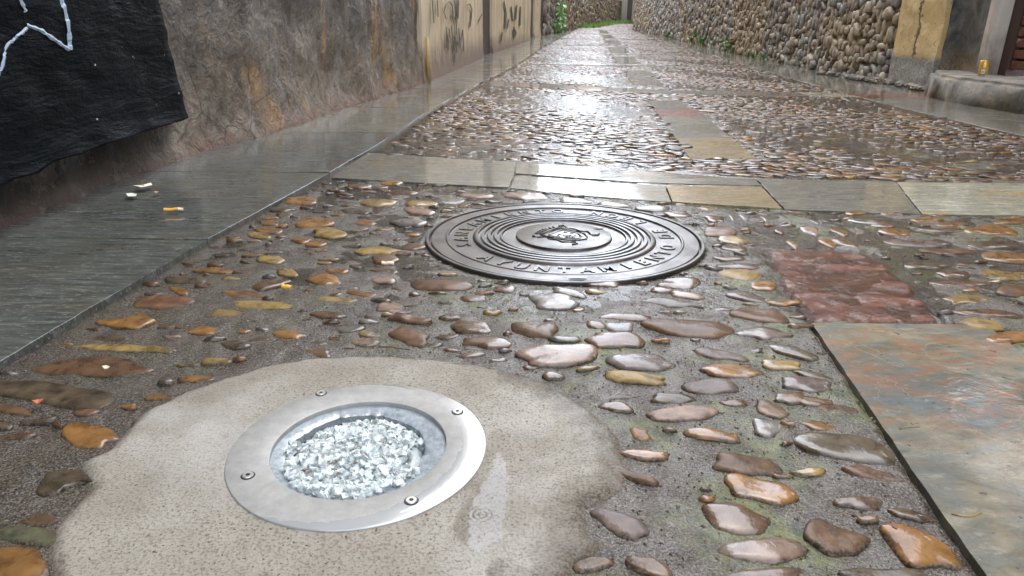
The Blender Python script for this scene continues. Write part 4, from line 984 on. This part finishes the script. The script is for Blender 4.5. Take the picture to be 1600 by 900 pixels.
def mat_soot():
    n = N('sooty_plaster'); z = n.sep(2); f = n.noise(5, 6, .65, dist=.5); g = n.noise(40, 4, .7)
    c = n.mix(n.mr(f, .36, .62), (.020, .021, .021), (.13, .13, .12)); c = n.mix(n.mr(n.math('ADD', z, n.math('MULTIPLY', f, .35)), .36, .56, .85, 0), c, n.mix(n.mr(g, .4, .6), (.10, .08, .055), (.26, .18, .09)))
    return n.fin(c, .6, n.bump(f, .03, .8, n.bump(g, .005, .8)), coat=.2, crough=.3)
yA = [WX(px_, 60, 3.68)[0] for px_ in (1404, 1468, 1478, 1551, 1563, 1576)]
print('facade ys', yA)
rf = empty('doorway_house', (3.7, 5, 0), label='old house front with a yellow plastered pillar, sooty wall and slatted brown door', cat='house')
y7, y6, y6b, y5, y5b, y5c = yA
wall_grid('pillar', y6, 7.13, lambda y: 3.68+0*y, -.03, 3.3, .03, -1, mat_pillar(), rf, amp=.014, freq=6, dzn=.03, flare=.0)
wall_grid('sooty_wall', y5, y6-.005, lambda y: np.interp(y, [y5, y6-.35, y6-.08, y6], [3.70, 3.78, 3.80, 3.72]), -.03, 3.3, .03, -1, mat_soot(), rf, amp=.02, freq=5, dzn=.03, flare=.05)
mb = MB(); mb.box((3.60, y5b, .10), (3.82, y5, 2.6)); ob = mb.build('door_frame', mat_cream('pale_wood', (.42, .37, .31), (.55, .49, .42), (.22, .17, .13), .35, .3), rf)
bmod = ob.modifiers.new('bevel', 'BEVEL'); bmod.width = .008; bmod.segments = 2
mb = MB(); mb.box((3.72, y5c, .10), (3.86, y5b-.004, 2.6)); mb.build('frame_reveal', plain('dark_brown_wood', (.055, .028, .02), .6, bump_s=30, bump_d=.003), rf)
wd = mat_slab('worn_brown_wood', (.050, .018, .012), (.15, .05, .03), (.28, .20, .13), streak=(30, 4, 50), rough=(.25, .4), vor=(6,), thr=(.60, .70), bmp=.004)
dr = MB(); zz = .22; yd0 = 3.9
while zz < 2.4:
    dr.box((3.735, yd0, zz), (3.80, y5c-.01, zz+.062)); dr.box((3.765, yd0, zz+.062), (3.80, y5c-.01, zz+.078)); zz += .078
do = dr.build('slatted_door', wd, rf); bmod = do.modifiers.new('bevel', 'BEVEL'); bmod.width = .006; bmod.segments = 2
mb = MB(); mb.box((3.71, yd0, .16), (3.80, y5c-.25, .235)); mb.build('door_rail', plain('peeled_white_wood', (.50, .46, .36), .6, bump_s=40, bump_d=.003), do)
wall_grid('side_wall', -2, yd0-.01, lambda y: 3.70+0*y, -.03, 3.3, .12, -1, mat_soot(), rf, amp=.02, freq=4)
wall_grid('upper_wall', -2, 7.11, lambda y: 3.66+0*y, 3.31, 5.6, .5, -1, M['cream'], rf, amp=.01, freq=2)
# stone step
def mat_step():
    n = N('worn_step_stone'); f = n.noise(8, 6, .66); g = n.noise(50, 4, .7); z = n.sep(2)
    c = n.mix(n.mr(f, .35, .65), (.10, .095, .085), (.24, .21, .17)); c = n.mix(n.mr(g, .55, .7, 0, .6), c, (.05, .045, .04)); c = n.mix(n.mr(n.noise(4, 4), .55, .66, 0, .6), c, (.30, .24, .16))
    return n.fin(c, .75, n.bump(f, .012, .7, n.bump(g, .004, .8)), spec=.25)
tp = [(3.20, 2.2), (3.20, 4.45), (3.205, 5.25), (3.27, 5.62), (3.42, 5.95), (3.60, 6.25), (3.86, 6.30), (3.86, 2.2)]
bm = bmesh.new(); vs0 = [bm.verts.new((x+(.0 if x > 3.8 else -.015), y+(.03 if y > 5.5 else 0), -.03)) for x, y in tp]; vs1 = [bm.verts.new((x, y, .175)) for x, y in tp]; n_ = len(tp)
bm.faces.new(vs1); bm.faces.new(vs0[::-1])
for i in range(n_): bm.faces.new((vs0[i], vs0[(i+1) % n_], vs1[(i+1) % n_], vs1[i]))
bmesh.ops.recalc_face_normals(bm, faces=bm.faces)
bmesh.ops.bevel(bm, geom=[e for e in bm.edges if e.verts[0].co.z > .1 and e.verts[1].co.z > .1], offset=.028, segments=3, affect='EDGES')
bmesh.ops.triangulate(bm, faces=bm.faces)
for _ in range(4): bmesh.ops.subdivide_edges(bm, edges=[e for e in bm.edges if e.calc_length() > .05], cuts=1)
bmesh.ops.triangulate(bm, faces=bm.faces)
for v in bm.verts:
    p = v.co; v.co += Vector((mnoise.noise(p*7), mnoise.noise(p*7+Vector((9, 0, 0))), mnoise.noise(p*7+Vector((0, 9, 0)))*.7))*.008+Vector((mnoise.noise(p*22), 0, mnoise.noise(p*22+Vector((3, 3, 0)))))*.005
me = bpy.data.meshes.new('stone_step'); bm.to_mesh(me); bm.free(); me.materials.append(mat_step()); me.polygons.foreach_set('use_smooth', [True]*len(me.polygons))
st = bpy.data.objects.new('stone_step', me); COL.objects.link(st); tag(st, 'worn grey stone doorstep in front of the slatted door', 'step')
# crumbled mortar below the pillar
rb = MB(); r_ = random.Random(12)
for k in range(70):
    y = r_.uniform(6.15, 8.6); x = 3.66-r_.uniform(0, .13); s = r_.uniform(.012, .045)
    V = np.array([(math.cos(a)*math.cos(b)*s*r_.uniform(.7, 1.2), math.sin(a)*math.cos(b)*s*1.2*r_.uniform(.7, 1.2), math.sin(b)*s*.7) for b in (-1.2, -.3, .5, 1.2) for a in np.linspace(0, 5.3, 7)])
    Fc = [(i*7+j, i*7+(j+1) % 7, (i+1)*7+(j+1) % 7, (i+1)*7+j) for i in range(3) for j in range(7)]+[tuple(21+j for j in range(7))]
    rb.add(V+np.array([x, y, .008+s*.3+float(zp(y))]), Fc)
tag(rb.build('rubble', mat_step()), kind='stuff')

# beer can
cx, cy = 3.50, 5.425; can = empty('drink_can', (cx, cy, .178), label='gold drink can standing on the doorstep by the pale door frame', cat='can')
s = .93; mb = MB()
pr = [(.0001, .004), (.022, .004), (.026, .0), (.030, .006), (.0335, .012), (.0335, .104), (.031, .111), (.027, .1165)]
mb.lathe([(r*s, .178+z*s) for r, z in pr], cx, cy, n=32)
n = N('gold_can'); gm = n.fin(n.mix(n.mr(n.noise(60, 3), .4, .6), (.55, .30, .04), (.70, .42, .08)), .35, metal=.35, coat=.4); mb.build('body', gm, can, smooth=True, autos=40)
mb = MB(); mb.lathe([(r*s, .178+z*s) for r, z in [(.0269, .1165), (.0285, .1195), (.0262, .1205), (.0245, .117), (.0001, .1165)]], cx, cy, n=32); mb.build('rim', plain('copper_rim', (.65, .33, .22), .25, .8), can, smooth=True, autos=40)
V = []; a0 = math.atan2(-cy, -cx)
for i in range(7):
    for j in (0, 1):
        t = a0-.35+.75*i/6; V.append((cx+.0339*s*math.cos(t), cy+.0339*s*math.sin(t), .178+s*(.016+.030*j)))
mesh('barcode_label', V, [(2*i, 2*i+2, 2*i+3, 2*i+1) for i in range(6)], plain('label_white', (.62, .64, .64), .5), can)
bc = MB()
for k in range(6):
    t0 = a0-.22+.085*k; V = [(cx+.0342*s*math.cos(t), cy+.0342*s*math.sin(t), .178+s*z) for t, z in ((t0, .020), (t0+.035, .020), (t0+.035, .036), (t0, .036))]; bc.add(V, [(0, 1, 2, 3)])
bc.build('barcode', dk, can)

# cigarette ends and scraps
def butt(px_, py_, ln, ang, label, cols=((.78, .36, .06), (.75, .62, .48)), r=.0040, frac=.6, z=.011):
    x, y = G(px_, py_, z); e_ = empty('cigarette_end', (x, y, z), label=label, cat='cigarette end', group='cigarette ends dropped on the paving')
    c_, s_ = math.cos(ang), math.sin(ang)
    for nm, a_, b_, cc in (('filter', -.5, -.5+frac, cols[0]), ('paper', -.5+frac, .5, cols[1])):
        mb = MB(); P_ = [(x+c_*ln*t, y+s_*ln*t, z+.0008*math.sin(t*9)) for t in np.linspace(a_, b_, 5)]
        mb.tube(P_, [r*(1-.1*abs(math.sin(7*t))) for t in range(5)], 10); mb.build(nm, plain('cig_'+nm, cc, .6, bump_s=300, bump_d=.0004), e_, smooth=True, autos=40)
butt(271, 327, .048, .22, 'tan cigarette end on the dark grey kerb slab', r=.0042, frac=.75, z=.0125)
butt(448, 448, .020, -.35, 'bright orange cigarette end on brown cobbles beside the kerb path', ((.85, .42, .03), (.80, .45, .08)), .0045, .5, .008)
butt(606, 411, .026, -.05, 'peach coloured cigarette end on the cobbles left of the manhole cover', ((.80, .50, .32), (.78, .55, .40)), .0038, .5, .012)
def scrap(name, pts, z, col, label, cat, th=.0012, curl=.003):
    P_ = [G(a_, b_, z) for a_, b_ in pts]; c_ = np.mean(P_, 0); V = []; n_ = len(P_)
    for k in (0, 1):
        for i, (x, y) in enumerate(P_): V.append((x, y, z+th*k+curl*math.sin(i*2.1+1)**2))
    V.append((c_[0], c_[1], z)); V.append((c_[0], c_[1], z+th))
    Fc = [(i, (i+1) % n_, n_+(i+1) % n_, n_+i) for i in range(n_)]+[((i+1) % n_, i, 2*n_) for i in range(n_)]+[(n_+i, n_+(i+1) % n_, 2*n_+1) for i in range(n_)]
    return mesh(name, V, Fc, plain(name+'_material', col, .7), label=label, category=None) if False else tag(mesh(name, V, Fc, plain(name+'_material', col, .7)), label, cat)
scrap('paper_scrap', [(197, 304), (206, 302), (214, 305), (212, 308), (200, 307)], .010, (.62, .62, .50), 'cream scrap of paper on the dark kerb slab', 'scrap')
scrap('feather', [(209, 292), (219, 290), (226, 291), (236, 288), (238, 289), (228, 294), (221, 295)], .011, (.70, .62, .50), 'white and tan feather on the dark kerb slab near the wall', 'feather', curl=.006)
scrap('crumb', [(240, 301), (244, 299), (248, 301), (244, 303)], .010, (.45, .25, .12), 'tiny brown crumb between the feather and the cigarette end', 'crumb')
scrap('dead_leaf', [(51, 629), (60, 625), (69, 626), (66, 629), (58, 632)], .006, (.45, .12, .05), 'small red dead leaf on mortar by the long dark cobble', 'leaf')
scrap('dead_leaf', [(1391, 816), (1398, 818), (1403, 826), (1401, 829), (1394, 824)], .0125, (.15, .06, .03), 'small brown dead leaf lying on the orange cobble at lower right', 'leaf', curl=.001)
scrap('dead_leaf', [(160, 574), (167, 572), (172, 575), (168, 578), (163, 577)], .012, (.60, .56, .40), 'tiny pale leaf curl on the long brown cobble at left', 'leaf', curl=.002)
def twig(pts, r, col, label, z=.008):
    mb = MB(); P_ = [(*G(a_, b_, z), z+.001*math.sin(i*2)) for i, (a_, b_) in enumerate(pts)]; mb.tube(P_, r, 6); tag(mb.build('twig', plain('twig_bark', col, .6), smooth=True), label, 'twig')
twig([(591, 542), (612, 543), (640, 546)], .0010, (.06, .03, .02), 'thin dark twig on the edge of the pale concrete')
twig([(1487, 803), (1505, 808), (1520, 806), (1533, 801)], .0012, (.20, .14, .04), 'short forked yellowish twig on the marbled slab')
twig([(1405, 670), (1420, 668), (1437, 666)], .0010, (.16, .13, .04), 'little olive twig near the left edge of the marbled slab')

# ------------------------------------------------------------------ plants
def mat_leaf(name, a_, b_):
    n = N(name); return n.fin(n.mix(n.mr(n.noise(14, 3), .35, .65), a_, b_), .45, coat=.3)
leafm = mat_leaf('weed_leaf', (.07, .17, .04), (.17, .34, .09)); grassm = mat_leaf('grass_blade', (.11, .24, .04), (.26, .42, .10))
def weed(px_, py_, hgt, label, seed, z=None):
    hgt *= 1.25
    x, y = G(px_, py_); z = float(zp(y)); r_ = random.Random(seed); e_ = empty('weed', (x, y, z), label=label, cat='weed', group='weeds growing at the foot of the right pebble wall')
    lf, stm = MB(), MB()
    for k in range(9):
        a = r_.uniform(0, 6.28); l_ = hgt*r_.uniform(.5, 1.05); dx, dy = math.cos(a)*l_*.55, math.sin(a)*l_*.55
        stm.tube([(x, y, z), (x+dx*.5, y+dy*.5, z+l_*.6), (x+dx, y+dy, z+l_)], [.003, .0022, .0012], 5)
        for m in range(7):
            t = r_.uniform(.3, 1); c = Vector((x+dx*t, y+dy*t, z+l_*t)); u = Vector((r_.gauss(0, 1), r_.gauss(0, 1), r_.gauss(0, .6))).normalized(); v = u.cross(Vector((r_.gauss(0, 1), r_.gauss(0, 1), 1))).normalized(); L = hgt*r_.uniform(.22, .40)
            lf.add([tuple(c), tuple(c+u*L*.5+v*L*.32), tuple(c+u*L*1.05), tuple(c+u*L*.5-v*L*.32)], [(0, 1, 2, 3)])
    lf.build('leaves', leafm, e_); stm.build('stems', leafm, e_)
for i, (px_, py_, h_, lb) in enumerate([(1041, 61, .16, 'farthest small weed, alone near the bend of the pebble wall'), (1082, 70, .20, 'upright weed, second along from the bend of the pebble wall'), (1098, 74, .22, 'tall pale green weed beside the upright weed at the pebble wall'), (1116, 77, .15, 'low weed between the tall weed and the broad bushy one'), (1137, 84, .20, 'broad bushy weed, fullest of those at the pebble wall'), (1178, 95, .10, 'tiny weed to the right of the bushy one at the pebble wall'), (1193, 97, .10, 'nearest tiny weed at the foot of the pebble wall')]): weed(px_, py_-2, h_, lb, i+20)
gs = MB(); r_ = random.Random(55)
for k in range(5200):
    y = r_.uniform(33, 57); x = float(XL(y))+.02+abs(r_.gauss(0, .55)); z = float(zp(y))
    if x > float(XL(y))+1.25: continue
    l_ = r_.uniform(.06, .20); a = r_.uniform(0, 6.28); w_ = .012; dx, dy = math.cos(a), math.sin(a)
    gs.add([(x-dy*w_, y+dx*w_, z), (x+dy*w_, y-dx*w_, z), (x+dx*l_*.4, y+dy*l_*.4, z+l_)], [(0, 1, 2)])
tag(gs.build('grass', grassm), kind='stuff')
def ivy(y0, y1, z0, z1, n_, label, seed, top=False):
    r_ = random.Random(seed); y = (y0+y1)/2; e_ = empty('creeper', (float(XL(y)), y, z0), label=label, cat='plant'); mb = MB()
    for k in range(n_):
        t = r_.gauss(.5, .22); yy = y0+(y1-y0)*t; zz = z0+(z1-z0)*abs(r_.gauss(0, .42)) if not top else z0+(z1-z0)*r_.random()
        c = Vector((float(XL(yy))+r_.uniform(.05, .22), yy, zz+float(zp(yy)))); u = Vector((r_.gauss(0, 1), r_.gauss(0, 1), r_.gauss(0, 1))).normalized(); v = u.orthogonal(); L = r_.uniform(.04, .09)
        mb.add([tuple(c-u*L-v*L*.5), tuple(c+u*L*.2-v*L), tuple(c+u*L), tuple(c+v*L*.8)], [(0, 1, 2, 3)])
    mb.build('foliage', leafm, e_)
    st_ = MB(); st_.tube([(float(XL(y))+.06, y, z0+float(zp(y))), (float(XL(y))+.10, y+.05, (z0+z1)/2+float(zp(y))), (float(XL(y))+.08, y-.05, z1+float(zp(y)))], [.012, .009, .005], 6); st_.build('stem', leafm, e_)
ivy(25.2, 27.6, .05, 1.0, 420, 'green creeper climbing the low pebble wall', 3)
ivy(23.4, 27.5, 1.40, 1.75, 500, 'green bush on top of the low pebble wall beside the cream building', 4, True)
print('objects', len(bpy.data.objects))
